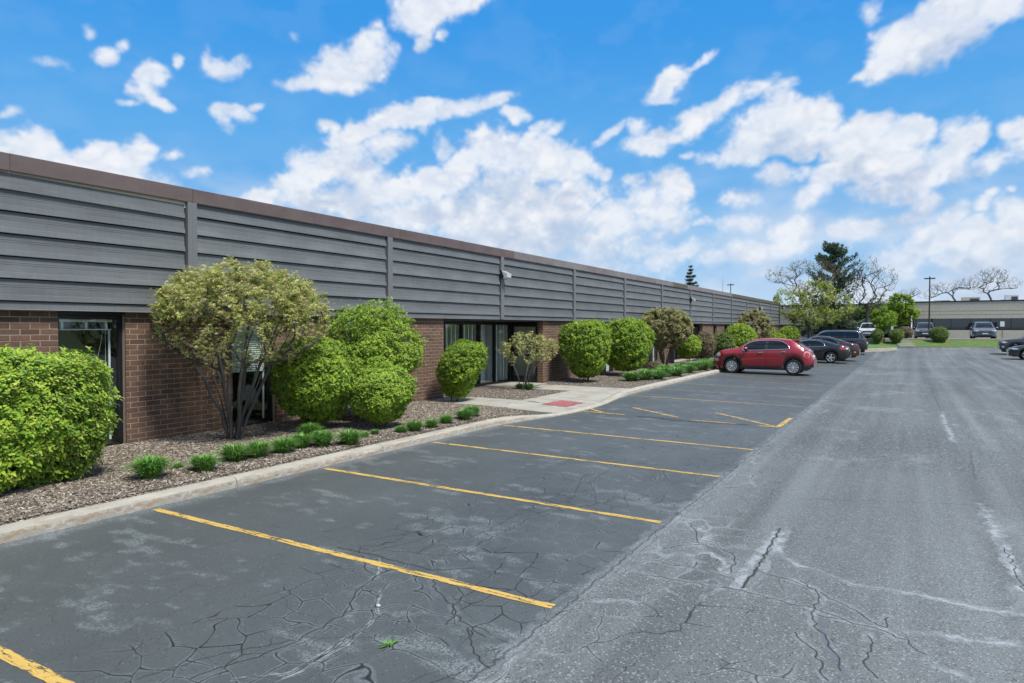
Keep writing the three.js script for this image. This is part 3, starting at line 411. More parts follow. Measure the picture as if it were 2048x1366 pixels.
// fascia
const metalStreak = (base, warm) => colorTex(1024, 512, (c, i, j) => { const u = i / 1024, v = j / 512, n = tfbm(u, v, 6, 5), st = tnoise(u * 160, v * 4, 160) * 0.5 + tnoise(u * 512, v * 6, 512) * 0.5, g = tnoise(u * 24, v * 90, 24 * 4), h = hash2(i, j); const k = 0.68 + 0.5 * n + 0.16 * (st - 0.5) + 0.05 * (g - 0.5) + 0.05 * (h - 0.5); c[0] = base[0] * k; c[1] = base[1] * k; c[2] = base[2] * k; }, true);
const sidingMaps = [metalStreak([0.128, 0.134, 0.139]), metalStreak([0.146, 0.152, 0.157])];
const sidingMats = [0, 1, 2, 3].map((k) => { const t = tiled(sidingMaps[k % 2], 0.22, 0.8); t.offset.set(k * 0.31, k * 0.17); return std([0.98, 0.99, 1], 0.58, { map: t, metalness: 0.0, bumpMap: tiled(NOISE_BUMP, 1.5, 6), bumpScale: 0.0012 }); });
const battenMat = std([0.135, 0.14, 0.147], 0.5, { bumpMap: tiled(SOFT_BUMP, 0.5, 3), bumpScale: 0.001 });
const darkMetal = std([0.012, 0.013, 0.014], 0.45);
const FX = -11.835, BZ0 = -8.192, BD = 5.7236;
const fascia = mesh('fascia', metreUV(bx(WX - 0.12, FX - 0.013, FB + 0.02, FT - 0.04, 4, ZE + 0.02)), std([0.012, 0.0125, 0.014], 0.9), shop);
mesh('soffit', bx(WX - 0.02, FX + 0.004, FB - 0.0, FB + 0.018, 4, ZE + 0.02), std([0.06, 0.065, 0.07], 0.7), shop);
const prof = (pts) => { const s = new THREE.Shape(); pts.forEach(([x, y], i) => i ? s.lineTo(x, y) : s.moveTo(x, y)); return s; };
const extr = (pts, len) => { let g = new THREE.ExtrudeGeometry(prof(pts), { depth: len, bevelEnabled: false, steps: 1 }); return g; };
const LAP = [[-0.012, 0], [0.004, 0], [0.006, -0.085], [0.0025, -0.0865], [0.0025, -0.091], [0.0068, -0.0925], [0.008, -0.115], [0.0045, -0.1165], [0.0045, -0.121], [0.009, -0.1225], [0.0145, -0.232], [0.034, -0.238], [0.044, -0.319], [0.042, -0.324], [0.034, -0.324], [0.026, -0.248], [-0.0115, -0.246]];
const LAP1 = [[-0.012, 0], [0.008, 0], [0.0145, -0.161], [0.034, -0.167], [0.044, -0.248], [0.042, -0.253], [0.034, -0.253], [0.026, -0.177], [-0.0115, -0.175]];
const TRIM = [[-0.012, 0.004], [0.012, 0.0], [0.014, -0.115], [0.022, -0.123], [0.02, -0.127], [-0.012, -0.127]];
const COPB = 4.583;
const lapGeo = new Map();
const lapOf = (pts, len, v) => { const key = pts.length + '_' + len.toFixed(2) + v; if (!lapGeo.has(key)) lapGeo.set(key, metreUV(toCreasedNormals(extr(pts, len), 0.4), 1, 1, v * 1.7, v * 0.43)); return lapGeo.get(key); };
{
  const r = rng(55);
  for (let k = -2; k < 12; k++) {
    const near = BZ0 - BD * k, far = near - BD, a = near - 0.1, b = far + 0.1 + 0.035, len = a - b;
    for (let u = 0; u < 7; u++) {
      const y = u === 0 ? COPB + 0.012 : COPB - 0.263 - 0.34 * (u - 1), v = Math.floor(r() * 3);
      const g = lapOf(u === 0 ? LAP1 : u === 6 ? TRIM : LAP, u === 6 ? len + 0.03 : len, v);
      const m = mesh('siding_panel', g, sidingMats[Math.floor(r() * 4)], fascia);
      m.position.set(FX + (r() - 0.5) * 0.003, y, u === 6 ? b - 0.03 : b);
      if (u === 0 && k === -1) { m.position.y -= 0.062; m.rotation.x = -0.0112; }   // the loose one has dropped at its far end
    }
    if (k > -2) { const bt = mesh('batten', metreUV(merge([rbx(FX - 0.03, FX + 0.066, FB + 0.004, COPB + 0.01, near - 0.098, near + 0.004, 0.006), rbx(FX - 0.03, FX + 0.07, FB + 0.004, COPB + 0.01, near + 0.006, near + 0.098, 0.006)])), battenMat, fascia); bt.castShadow = true; }
  }
  mesh('batten', rbx(FX - 0.05, FX + 0.045, FB + 0.004, COPB + 0.01, ZE - 0.05, ZE + 0.09, 0.006), battenMat, fascia);
  // pale backing showing above the dropped panel
  const tri = new THREE.BufferGeometry(), zf = BZ0 + 0.1, zn = BZ0 + 3.6, X = FX + 0.012;
  mesh('exposed_backing', bx(FX - 0.008, FX + 0.002, COPB - 0.1, COPB + 0.02, zf, zn), std([0.62, 0.56, 0.42], 0.85), fascia);
}
// coping: lengths of folded metal, weathered to different browns
{
  const tones = [[0.115, 0.083, 0.08], [0.17, 0.145, 0.145], [0.195, 0.172, 0.17], [0.1, 0.08, 0.06]], r = rng(21);
  const mats = tones.map((t) => std([1, 1, 1], 0.55, { map: (() => { const q = metalStreak(t); q.repeat.set(0.35, 0.8); return q; })(), bumpMap: tiled(SOFT_BUMP, 0.3, 0.6), bumpScale: 0.002 }));
  const P = [[-0.45, 0.0], [0.062, -0.012], [0.066, -0.02], [0.066, -0.268], [0.058, -0.285], [0.05, -0.285], [0.05, -0.03], [-0.45, -0.018]];
  for (let z = 4, k = 0; z > ZE; k++) {
    const len = Math.min(3.05, z - ZE + 0.02), m = mesh('coping_piece', metreUV(toCreasedNormals(extr(P, len - 0.006), 0.4), 1, 1, r() * 9, r() * 3), mats[z > -20 ? 0 : z > -36 ? 1 + (k % 2) : z > -41 ? 3 : z > -52 ? 2 : 3], shop);
    m.position.set(FX + (r() - 0.5) * 0.004, FT + (r() - 0.5) * 0.004, z - len);
    z -= len;
  }
}

// windows
const frameMat = std([0.014, 0.015, 0.016], 0.35, { metalness: 0.3 });
const glassMat = phys([0.9, 0.94, 0.93], 0.015, { transmission: 1, thickness: 0, ior: 1.55 });
const blindMat = std([0.85, 0.87, 0.87], 0.6), cordMat = std([0.6, 0.6, 0.55], 0.8);
const YB = 0.1, YT = 2.44;
function windowAt(z, kind) {
  const a = -z, b = -z - WW, x0 = WX - 0.2, x1 = WX - 0.1;
  const w = mesh('window', metreUV(merge([bx(x0, x1, YB, YT, a - 0.003, a - 0.06), bx(x0, x1, YB, YT, b + 0.003, b + 0.06), bx(x0, x1, YT - 0.07, YT, a - 0.061, b + 0.061), bx(x0, x1, YB - 0.2, YB + 0.09, a - 0.061, b + 0.061), bx(x0 - 0.02, WX - 0.02, YT + 0.001, FB, a - 0.002, b + 0.002)])), frameMat, shop);
  mesh('pane', bx(x1 - 0.045, x1 - 0.041, YB + 0.09, YT - 0.07, a - 0.061, b + 0.061), glassMat, w);
  mesh('sill', rbx(x1 + 0.001, WX - 0.02, YB - 0.2, YB + 0.02, a - 0.003, b + 0.003, 0.004), frameMat, w);
  if (kind === 1) {   // blind drawn up, cords hanging in loops
    mesh('blind_rail', bx(x0 - 0.09, x0 - 0.04, YT - 0.12, YT - 0.08, a - 0.08, b + 0.1), blindMat, w);
    mesh('blind_rail', bx(x0 - 0.08, x0 - 0.055, 2.18, 2.2, a - 0.08, b + 0.1), blindMat, w);
    for (const f of [0.17, 0.52, 0.83]) mesh('blind_ladder', bx(x0 - 0.07, x0 - 0.06, 2.2, 2.32, a - f * WW - 0.02, a - f * WW + 0.02), blindMat, w);
    const cord = (p) => mesh('blind_cord', new THREE.TubeGeometry(new THREE.CatmullRomCurve3(p.map(([zz, y]) => new THREE.Vector3(x0 - 0.06, y, a - zz))), 16, 0.004, 5), cordMat, w);
    cord([[0.08, 2.18], [0.13, 1.8], [0.22, 1.45], [0.3, 1.2], [0.36, 0.9]]); cord([[0.85, 2.18], [0.78, 1.8], [0.65, 1.35], [0.5, 1.0], [0.38, 0.8]]); cord([[0.9, 2.3], [0.89, 1.6], [0.885, 0.9]]);
    mesh('blind_wand', rbx(x0 - 0.07, x0 - 0.05, 0.25, 2.2, a - 0.975, a - 0.94, 0.004), blindMat, w);
  } else if (kind === 2) { // blind half way down
    for (let k = 0; k < 24; k++) { const s = mesh('blind_slat', bx(-0.024, 0.024, -0.001, 0.001, -WW / 2 + 0.08, WW / 2 - 0.08), blindMat, w); s.position.set(x0 - 0.08, YT - 0.1 - k * 0.045, (a + b) / 2); s.rotation.z = -0.9; }
    mesh('blind_wand', rbx(x0 - 0.07, x0 - 0.05, 0.25, 1.4, b + 0.14, b + 0.1, 0.004), blindMat, w);
  } else if (kind === 3) { mesh('blind_panel', bx(x0 - 0.09, x0 - 0.08, YB + 0.1, YT - 0.08, a - 0.07, b + 0.07), blindMat, w); }
}
WINDOWS.forEach((z, k) => windowAt(z, k === 0 ? 1 : k === 1 ? 2 : k < 6 ? 3 : 0));

// recessed entrances
const font = await new FontLoader().loadAsync('fonts/droid/droid_sans_bold.typeface.json');
function entrance(a, b, first) {
  const sx = -13.3, za = -a + 0.02, zb = -b, X0 = sx - 0.1, X1 = sx;
  mesh('entrance_ceiling', bx(sx - 0.1, WX - 0.02, 2.45, 2.49, za, zb), std([0.05, 0.05, 0.05], 0.8), shop);
  if (!first) mesh('entrance_floor', bx(sx - 0.1, WX, 0.0, 0.125, za, zb), walkMat, shop);
  const M = [0.1, 0.85, 1.95, 3.0, 4.1, 5.16, b - a - 0.02].map((d) => -a - d), bars = [bx(X0, X1, 2.33, 2.45, za, zb), bx(X0, X1, 0.0, 0.2, za, zb)];
  for (const z of M) bars.push(bx(X0 - 0.001, X1 + 0.001, 0.0, 2.449, z + 0.035, z - 0.035));
  const st = mesh('storefront', merge(bars), frameMat, shop);
  for (let k = 0; k + 1 < M.length; k++) {
    mesh('pane', bx(sx - 0.06, sx - 0.056, 0.2, 2.33, M[k] - 0.035, M[k + 1] + 0.035), glassMat, st);
    const w = M[k] - M[k + 1], r = rng(k + 70);
    if (k > 1) for (let q = 0; q < Math.floor(w / 0.085); q++) {
      const shut = (k === 4 && q < 6) || (k !== 4 && q % 3 === 0), v = mesh('blind_vane', bx(-0.0008, 0.0008, 0.22, 2.36, -0.043, 0.043), blindMat, st);
      v.position.set(sx - 0.13, 0, M[k] - 0.05 - q * 0.085); v.rotation.y = shut ? 0.1 + 0.2 * r() : 0.9 + 0.4 * r();
    }
  }
  // door facing along the building
  const d0 = sx, d1 = WX - 0.232, dz = -b;
  const dr = mesh('entrance_door', merge([bx(d0, d1, 2.33, 2.45, dz - 0.02, dz - 0.1), bx(d0, d0 + 0.08, 0.1, 2.33, dz - 0.02, dz - 0.1), bx(d1 - 0.1, d1, 0.1, 2.33, dz - 0.02, dz - 0.1), bx(d0 + 0.081, d1 - 0.101, 0.1, 0.38, dz - 0.03, dz - 0.08), bx(d0 + 0.081, d1 - 0.101, 1.13, 1.2, dz - 0.03, dz - 0.08), bx(d0 + 0.081, d1 - 0.101, 2.26, 2.33, dz - 0.03, dz - 0.08)]), frameMat, shop);
  mesh('pane', bx(d0 + 0.081, d1 - 0.101, 0.38, 1.13, dz - 0.052, dz - 0.056), glassMat, dr);
  mesh('pane', bx(d0 + 0.081, d1 - 0.101, 1.2, 2.26, dz - 0.052, dz - 0.056), glassMat, dr);
  mesh('door_handle', merge([new THREE.CylinderGeometry(0.012, 0.012, 0.35, 10).translate(d1 - 0.2, 1.05, dz + 0.03), bx(d1 - 0.207, d1 - 0.193, 0.9, 0.914, dz + 0.03, dz - 0.03), bx(d1 - 0.207, d1 - 0.193, 1.19, 1.204, dz + 0.03, dz - 0.03)]), std([0.4, 0.4, 0.4], 0.3, { metalness: 1 }), dr);
  mesh('vestibule_wall', bx(d0 - 0.2, d1 + 0.2, 0.1, 2.7, dz - 0.5, dz - 0.56), std([0.5, 0.47, 0.34], 0.9), dr);
  if (first) {
    const t = new TextGeometry('435', { font, size: 0.12, depth: 0.004, curveSegments: 6 }); t.computeBoundingBox(); t.translate(-t.boundingBox.max.x / 2, 0, 0);
    const n = mesh('address_number', t, std([0.85, 0.85, 0.85], 0.5), st); n.rotation.y = Math.PI / 2; n.position.set(sx - 0.05, 2.02, -a - 5.62);
  }
}
entrance(NICHES[0][0], NICHES[0][1], true); entrance(NICHES[1][0], NICHES[1][1], false);

// wall lights fixed to the fascia battens
[2, 6, 10].forEach((k, i) => {
  const z = BZ0 - BD * k, g = group('wall_light', FX + 0.05, 4.0, z);
  LBL(g, ['black wall light on the fascia above the entrance numbered 435', 'black wall light midway along the fascia, above the second entrance', 'black wall light near the far end of the grey fascia'][i], 'wall light', 'lights along the fascia');
  const side = new THREE.Shape(); [[0, -0.17], [0.1, -0.17], [0.17, -0.1], [0.06, 0.15], [0, 0.17]].forEach(([x, y], q) => q ? side.lineTo(x, y) : side.moveTo(x, y));
  mesh('housing', new THREE.ExtrudeGeometry(side, { depth: 0.36, bevelEnabled: true, bevelSize: 0.012, bevelThickness: 0.012, bevelSegments: 2 }).translate(0, 0, -0.18), darkMetal, g);
  const lens = new THREE.Shape(); [[0.112, -0.165], [0.3, -0.12], [0.31, 0.02], [0.075, 0.14]].forEach(([x, y], q) => q ? lens.lineTo(x, y) : lens.moveTo(x, y));
  mesh('lens', new THREE.ExtrudeGeometry(lens, { depth: 0.33, bevelEnabled: true, bevelSize: 0.01, bevelThickness: 0.01, bevelSegments: 2 }).translate(0.012, 0, -0.165), phys([0.5, 0.52, 0.53], 0.2, { clearcoat: 0.6 }), g);
  g.scale.setScalar(0.82);
  mesh('mounting_plate', rbx(-0.012, 0.002, -0.1, 0.1, -0.14, 0.14, 0.004), darkMetal, g);
});

// ------------------------------------------------------------------ plants
const V3 = (x, y, z) => new THREE.Vector3(x, y, z);
// tapered limbs through a tree of nodes {p, parent, r}
function limbs(nodes, sides = 6) {
  const pos = [], nor = [], idx = [], up = V3(0, 1, 0), a = V3(), b = V3(), d = V3();
  for (const n of nodes) {
    if (!n.parent) continue;
    d.subVectors(n.p, n.parent.p); const L = d.length(); if (L < 1e-4) continue; d.divideScalar(L);
    a.crossVectors(d, Math.abs(d.y) > 0.9 ? V3(1, 0, 0) : up).normalize(); b.crossVectors(d, a);
    const s = n.r < 0.006 ? 3 : n.r < 0.02 ? Math.min(4, sides) : sides, base = pos.length / 3, R0 = n.parent.parent ? Math.min(n.parent.r, n.r * 1.5) : n.parent.r * 1.1, e = n.kids ? 0 : 0.4;
    for (let k = 0; k < s; k++) { const t = k / s * Math.PI * 2, c = Math.cos(t), q = Math.sin(t), nx = a.x * c + b.x * q, ny = a.y * c + b.y * q, nz = a.z * c + b.z * q; const R1 = n.r * (1 - e);
      pos.push(n.parent.p.x + nx * R0, n.parent.p.y + ny * R0, n.parent.p.z + nz * R0, n.p.x + nx * R1 + d.x * n.r * 0.3, n.p.y + ny * R1 + d.y * n.r * 0.3, n.p.z + nz * R1 + d.z * n.r * 0.3); nor.push(nx, ny, nz, nx, ny, nz);
      const i0 = base + k * 2, i1 = base + ((k + 1) % s) * 2; idx.push(i0, i1, i0 + 1, i1, i1 + 1, i0 + 1); }
  }
  const g = new THREE.BufferGeometry(); g.setAttribute('position', new THREE.Float32BufferAttribute(pos, 3)); g.setAttribute('normal', new THREE.Float32BufferAttribute(nor, 3)); g.setIndex(idx); return g;
}
// grow a skeleton towards target points
function grow(start, targets, { step = 0.22, tip = 0.004, power = 0.5, wob: w = 0.12, down = 0.8, seed = 1, max = 1, minD = 0, turn = 0.45, keep = 0 } = {}) {
  const r = rng(seed), nodes = start.slice(), base = start[0].p, d = V3();
  targets.sort((u, v) => u.distanceToSquared(base) - v.distanceToSquared(base));
  const tips = [];
  for (const t of targets) {
    let best = null, bd = 1e9; const td = t.distanceTo(base);
    for (const n of nodes) {
      if (n.depth < minD) continue;
      const q = n.p.distanceTo(t), over = Math.max(0, n.p.y - t.y), nd = n.bd ?? (n.bd = n.p.distanceTo(base)); if (nd > td + 0.05 || q < 0.01) continue;
      if (!n.dir) n.dir = n.parent ? n.p.clone().sub(n.parent.p).normalize() : V3(0, 1, 0);
      const cos = ((t.x - n.p.x) * n.dir.x + (t.y - n.p.y) * n.dir.y + (t.z - n.p.z) * n.dir.z) / q, c = q * (1 + turn * (1 - cos)) + over * down; if (c < bd) { bd = c; best = n; }
    }
    if (!best) continue;
    let cur = best; const dist = best.p.distanceTo(t), n = Math.max(1, Math.round(dist / step)), from = best.p.clone(), ctl = from.clone().addScaledVector(best.dir, 0.42 * dist); ctl.y += 0.06 * dist;
    for (let k = 1; k <= n; k++) {
      const f = k / n, e = 1 - f, p = V3(e * e * from.x + 2 * e * f * ctl.x + f * f * t.x, e * e * from.y + 2 * e * f * ctl.y + f * f * t.y, e * e * from.z + 2 * e * f * ctl.z + f * f * t.z), amp = k < n ? w * step : 0;
      p.x += (r() - 0.5) * amp; p.z += (r() - 0.5) * amp; p.y += (r() - 0.5) * amp * 0.7;
      const node = { p, parent: cur, depth: (cur.depth ?? 0) + 1, tips: 0 }; nodes.push(node); cur = node;
    }
    tips.push(cur);
  }
  for (const n of nodes) n.count = 0;
  for (const t of tips) for (let n = t; n; n = n.parent) n.count++;
  if (keep) for (const n of start) n.count = Math.max(n.count, keep);
  for (const n of nodes) { n.r = Math.min(max, tip * Math.pow(Math.max(1, n.count), power)); if (n.parent) n.parent.kids = true; }
  return { nodes: nodes.filter((n) => n.count > 0 || !n.parent), tips };
}
// leaves: folded blades; a sprig is several on a short stalk
function leafGeo(L, Wd, droop = 0.25) {
  const p = [0, 0, 0, L * 0.35, L * 0.04, Wd / 2, L * 0.4, -L * 0.03, 0, L * 0.35, L * 0.04, -Wd / 2, L * 0.72, -L * droop * 0.4, Wd * 0.34, L * 0.72, -L * droop * 0.4, -Wd * 0.34, L, -L * droop, 0];
  const g = new THREE.BufferGeometry(); g.setAttribute('position', new THREE.Float32BufferAttribute(p, 3)); g.setIndex([0, 1, 2, 0, 2, 3, 1, 4, 2, 2, 4, 6, 2, 6, 5, 2, 5, 3]); g.computeVertexNormals(); return g;
}
function sprig(n, L, Wd, spread, seed, len = 0.5) {
  const r = rng(seed), l = [], m = new THREE.Matrix4(), e = new THREE.Euler();
  for (let k = 0; k < n; k++) { const s = 0.7 + 0.5 * r(), g = leafGeo(L * s, Wd * s, 0.1 + 0.4 * r()); e.set((r() - 0.5) * 0.9, k * 2.4 + r() * 0.8, spread * (0.35 + 0.9 * r()), 'YZX'); m.makeRotationFromEuler(e).setPosition((r() - 0.5) * L * 0.4, L * len * (k / n) * 2, (r() - 0.5) * L * 0.4); l.push(g.applyMatrix4(m)); }
  const q = mergeGeometries(l); return q;
}
const leafMat = (tr = 0.35, rough = 0.62) => phys([1, 1, 1], rough, { transmission: tr, thickness: 0, side: THREE.DoubleSide, specularIntensity: 0.7 });
const LEAF = leafMat(0.42, 0.95);
const SPRIG = { bright: [1, 2, 3].map((k) => sprig(6, 0.046, 0.024, 0.9, k)), near: [21, 22, 23].map((k) => sprig(6, 0.06, 0.031, 0.9, k)), far: [4, 5].map((k) => sprig(6, 0.085, 0.05, 0.9, k)), soft: [6, 7, 8].map((k) => sprig(5, 0.042, 0.019, 0.25, k, 0.35)), softFar: [9, 10].map((k) => sprig(6, 0.1, 0.05, 0.3, k)) };
const pal = { bright: [[0.28, 0.42, 0.025], [0.34, 0.47, 0.035], [0.17, 0.31, 0.018], [0.23, 0.37, 0.022], [0.4, 0.49, 0.06]], deep: [[0.25, 0.38, 0.02], [0.3, 0.43, 0.022], [0.14, 0.26, 0.018], [0.35, 0.47, 0.03], [0.2, 0.33, 0.02]],
  olive: [[0.44, 0.46, 0.12], [0.5, 0.46, 0.13], [0.36, 0.42, 0.09], [0.48, 0.4, 0.16], [0.58, 0.57, 0.28], [0.34, 0.41, 0.08]], spring: [[0.3, 0.37, 0.06], [0.36, 0.41, 0.08], [0.24, 0.32, 0.05], [0.4, 0.4, 0.1]], sage: [[0.3, 0.31, 0.1], [0.36, 0.32, 0.12], [0.24, 0.28, 0.08], [0.36, 0.28, 0.14], [0.42, 0.4, 0.2]], brown: [[0.22, 0.19, 0.09], [0.24, 0.17, 0.1], [0.16, 0.18, 0.06], [0.2, 0.14, 0.09]], dark: [[0.06, 0.1, 0.045], [0.085, 0.125, 0.055], [0.05, 0.085, 0.045]], fresh: [[0.13, 0.22, 0.035], [0.18, 0.26, 0.04], [0.1, 0.18, 0.03], [0.21, 0.27, 0.05]] };
function foliage(name, parent, spots, geos, mat, palette, seed, size = [0.75, 1.25]) {
  const r = rng(seed), per = geos.map(() => []), q = new THREE.Quaternion(), q2 = new THREE.Quaternion(), m = new THREE.Matrix4(), up = V3(0, 1, 0), s = V3(), c = new THREE.Color();
  spots.forEach((o) => per[Math.floor(r() * geos.length)].push(o));
  geos.forEach((g, gi) => {
    if (!per[gi].length) return;
    const im = new THREE.InstancedMesh(g, mat, per[gi].length);
    per[gi].forEach((o, k) => {
      q.setFromUnitVectors(up, o.n); q2.setFromAxisAngle(up, r() * 6.283); q.multiply(q2); const z = mix(size[0], size[1], r()) * (o.s ?? 1); m.compose(o.p, q, s.set(z, z, z)); im.setMatrixAt(k, m);
      const t = palette[Math.floor((o.c ?? r()) * palette.length * 0.999)], v = 0.75 + 0.5 * r(); im.setColorAt(k, c.setRGB(t[0] * v, t[1] * v, t[2] * v));
    });
    im.name = name; im.userData.kind = 'stuff'; im.castShadow = im.receiveShadow = true; parent.add(im);
  });
}
const noise3 = (x, y, z) => (vnoise(x + z * 0.71 + 31, y + z * 0.37 + 17) + vnoise(y - x * 0.33 + 71, z + x * 0.5 + 5)) / 2;
const twigMat = std([0.085, 0.07, 0.055], 0.9), barkMat = std([0.075, 0.068, 0.064], 0.92, { bumpMap: tiled(NOISE_BUMP, 3), bumpScale: 0.01 }), greyBark = std([0.12, 0.105, 0.09], 0.92);
// a clipped leafy bush: half widths a (x), c (z), from y0 to y1, rounded box exponent n
function bush({ x, z, a, c = a, y0, y1, n = 2.6, count, kind = 'bright', geos = SPRIG.bright, label, lump = 0.13, lean = [0, 0], grp = 'clipped shrubs along the building', seed = 1, inner = 0.3, stems = 9, name = 'clipped_shrub', cat = 'shrub', thin = 0 }) {
  const gy0 = z > -76 ? bedY(clamp(x, -11.9, -8.3), z) - 0.02 : 0.3, g = group(name, x, gy0, z), r = rng(seed * 977 + 5), b = (y1 - y0) / 2, cy = (y0 + y1) / 2 - gy0, spots = [], tg = [];
  count = Math.round(count * 1.7);
  for (let k = 0; k < count; k++) {
    let ux, uy, uz, l; do { ux = r() * 2 - 1; uy = r() * 2 - 1; uz = r() * 2 - 1; l = ux * ux + uy * uy + uz * uz; } while (l > 1 || l < 0.02); l = Math.sqrt(l); ux /= l; uy /= l; uz /= l;
    const R = Math.pow(Math.abs(ux / a) ** n + Math.abs(uy / b) ** n + Math.abs(uz / c) ** n, -1 / n), nz = noise3(ux * 1.9 + seed * 1.7, uy * 1.9, uz * 1.9), nf = noise3(ux * 7 + seed * 3, uy * 7, uz * 7);
    if (nf < Math.max(thin, 0.2)) continue;
    const depth = r() < inner ? 0.12 + 0.6 * r() : 0.14 * r() * r();
    const stray = r() < 0.05 ? 0.04 + 0.1 * r() : 0;
    const rad = R * (1 + lump * 2 * (nz - 0.5) + lump * (nf - 0.5) * 1.3 - depth + stray * (uy > -0.2 ? 1 : 0));
    const p = V3(ux * rad, cy + uy * rad, uz * rad); if (p.y < 0.06) continue;
    if (uy < -0.35 && r() < 0.25) continue; const narrow = mix(0.74, 1, sstep(-1, 0.1, uy)); p.x *= narrow; p.z *= narrow; const f = p.y / (y1 - gy0); p.x += lean[0] * f; p.z += lean[1] * f;
    const nn = V3(ux + (r() - 0.5) * 0.9, uy * 0.8 + 0.75 + (r() - 0.5) * 0.8, uz + (r() - 0.5) * 0.9).normalize();
    spots.push({ p, n: nn });
    if (k % Math.ceil(count / 170) === 0) tg.push(V3(ux * rad * 0.9 * narrow + lean[0] * f, cy + uy * rad * 0.9, uz * rad * 0.9 * narrow + lean[1] * f));
  }
  const start = [{ p: V3(0, -0.05, 0), depth: 0 }];
  for (let k = 0; k < stems; k++) { const t = k / stems * 6.28 + r(), s = { p: V3(Math.cos(t) * 0.1, 0.02, Math.sin(t) * 0.1), parent: start[0], depth: 1 }; start.push(s); start.push({ p: V3(Math.cos(t) * 0.2 + lean[0] * 0.2, 0.35, Math.sin(t) * 0.2 + lean[1] * 0.2), parent: s, depth: 2 }); }
  const sk = grow(start, tg, { step: 0.16, tip: 0.0042, power: 0.42, seed, minD: 1, max: 0.03 });
  mesh('stems', limbs(sk.nodes, 5), twigMat, g);
  foliage('foliage', g, spots, geos, LEAF, pal[kind], seed + 40);
  return LBL(g, label, cat, grp);
}
bush({ x: -10.36, z: -4.5, a: 0.92, c: 0.98, y0: 0.14, y1: 1.80, n: 5.5, count: 9500, geos: SPRIG.near, label: 'big square clipped bright green bush at the left edge, before the first window', seed: 3, lump: 0.13 });
bush({ x: -10.4, z: -9.98, a: 0.74, y0: 0.36, y1: 1.93, n: 2.8, count: 7500, kind: 'deep', label: 'rounded green bush right of the multi stemmed tree, half under its crown', seed: 4 });
bush({ x: -10.55, z: -11.85, a: 0.86, y0: 0.3, y1: 2.53, n: 3, count: 9500, label: 'tall bright green bush standing behind the two lower ones, reaching the fascia', seed: 5, lump: 0.24 });
bush({ x: -9.45, z: -10.82, a: 0.57, y0: 0.3, y1: 1.36, n: 2.9, count: 5600, label: 'lowest rounded green bush, in front of the tall one', seed: 6 });
bush({ x: -11.2, z: -15.9, a: 0.54, y0: 0.3, y1: 1.8, n: 3.6, count: 5000, kind: 'deep', label: 'leaning green bush at the brick corner before the entrance', seed: 7, lean: [0.42, -0.12], stems: 4 });
bush({ x: -10.66, z: -23.95, a: 0.84, y0: 0.42, y1: 2.43, n: 3.4, count: 6200, kind: 'deep', geos: SPRIG.bright.concat(SPRIG.far), label: 'upright oval green bush just past the entrance walk', seed: 8 });
bush({ x: -10.55, z: -28.05, a: 0.96, y0: 0.42, y1: 2.5, n: 3.4, count: 5600, kind: 'deep', geos: SPRIG.bright.concat(SPRIG.far), label: 'broad rounded green bush, second past the entrance walk', seed: 9 });
bush({ x: -10.1, z: -30.5, a: 0.31, y0: 0.16, y1: 0.62, n: 2.2, count: 420, kind: 'brown', label: 'tiny brownish green bush at the foot of the olive tree past the entrance', seed: 10 });
bush({ x: -11.0, z: -39.0, a: 0.64, y0: 0.5, y1: 1.74, n: 2.5, count: 1900, geos: SPRIG.far, label: 'small bright green bush tucked behind the second olive tree', seed: 11 });
bush({ x: -11.0, z: -43.1, a: 0.56, y0: 0.25, y1: 1.95, n: 2.4, count: 1300, kind: 'brown', geos: SPRIG.softFar, label: 'thin brownish upright bush before the second entrance', seed: 12, thin: 0.35 });
bush({ x: -11.0, z: -47.8, a: 0.76, y0: 0.2, y1: 1.76, n: 2.4, count: 1900, kind: 'fresh', geos: SPRIG.far, label: 'loose green bush right of the thin brownish one, above the red car bonnet', seed: 13 });
bush({ x: -10.6, z: -49.8, a: 0.36, y0: 0.15, y1: 0.78, n: 2.2, count: 500, geos: SPRIG.far, label: 'low bright green bush peeping over the red car windscreen', seed: 14 });
bush({ x: -10.8, z: -52.1, a: 1.06, y0: 0.35, y1: 2.42, n: 2.3, count: 2800, geos: SPRIG.far, label: 'large bright green dome bush behind the red car roof', seed: 15 });
bush({ x: -10.8, z: -64.9, a: 0.42, y0: 0.3, y1: 2.26, n: 2.6, count: 900, geos: SPRIG.far, label: 'narrow bright green bush right of the third olive tree', seed: 16 });
bush({ x: -10.8, z: -69.5, a: 0.6, y0: 0.3, y1: 1.66, n: 2.3, count: 900, geos: SPRIG.far, label: 'small green bush low beside the far end of the brick wall', seed: 17 });
bush({ x: -10.8, z: -75.9, a: 1.05, y0: 0.4, y1: 2.3, n: 2.2, count: 2400, geos: SPRIG.far, label: 'round bright green bush at the far corner of the brick building', seed: 18 });

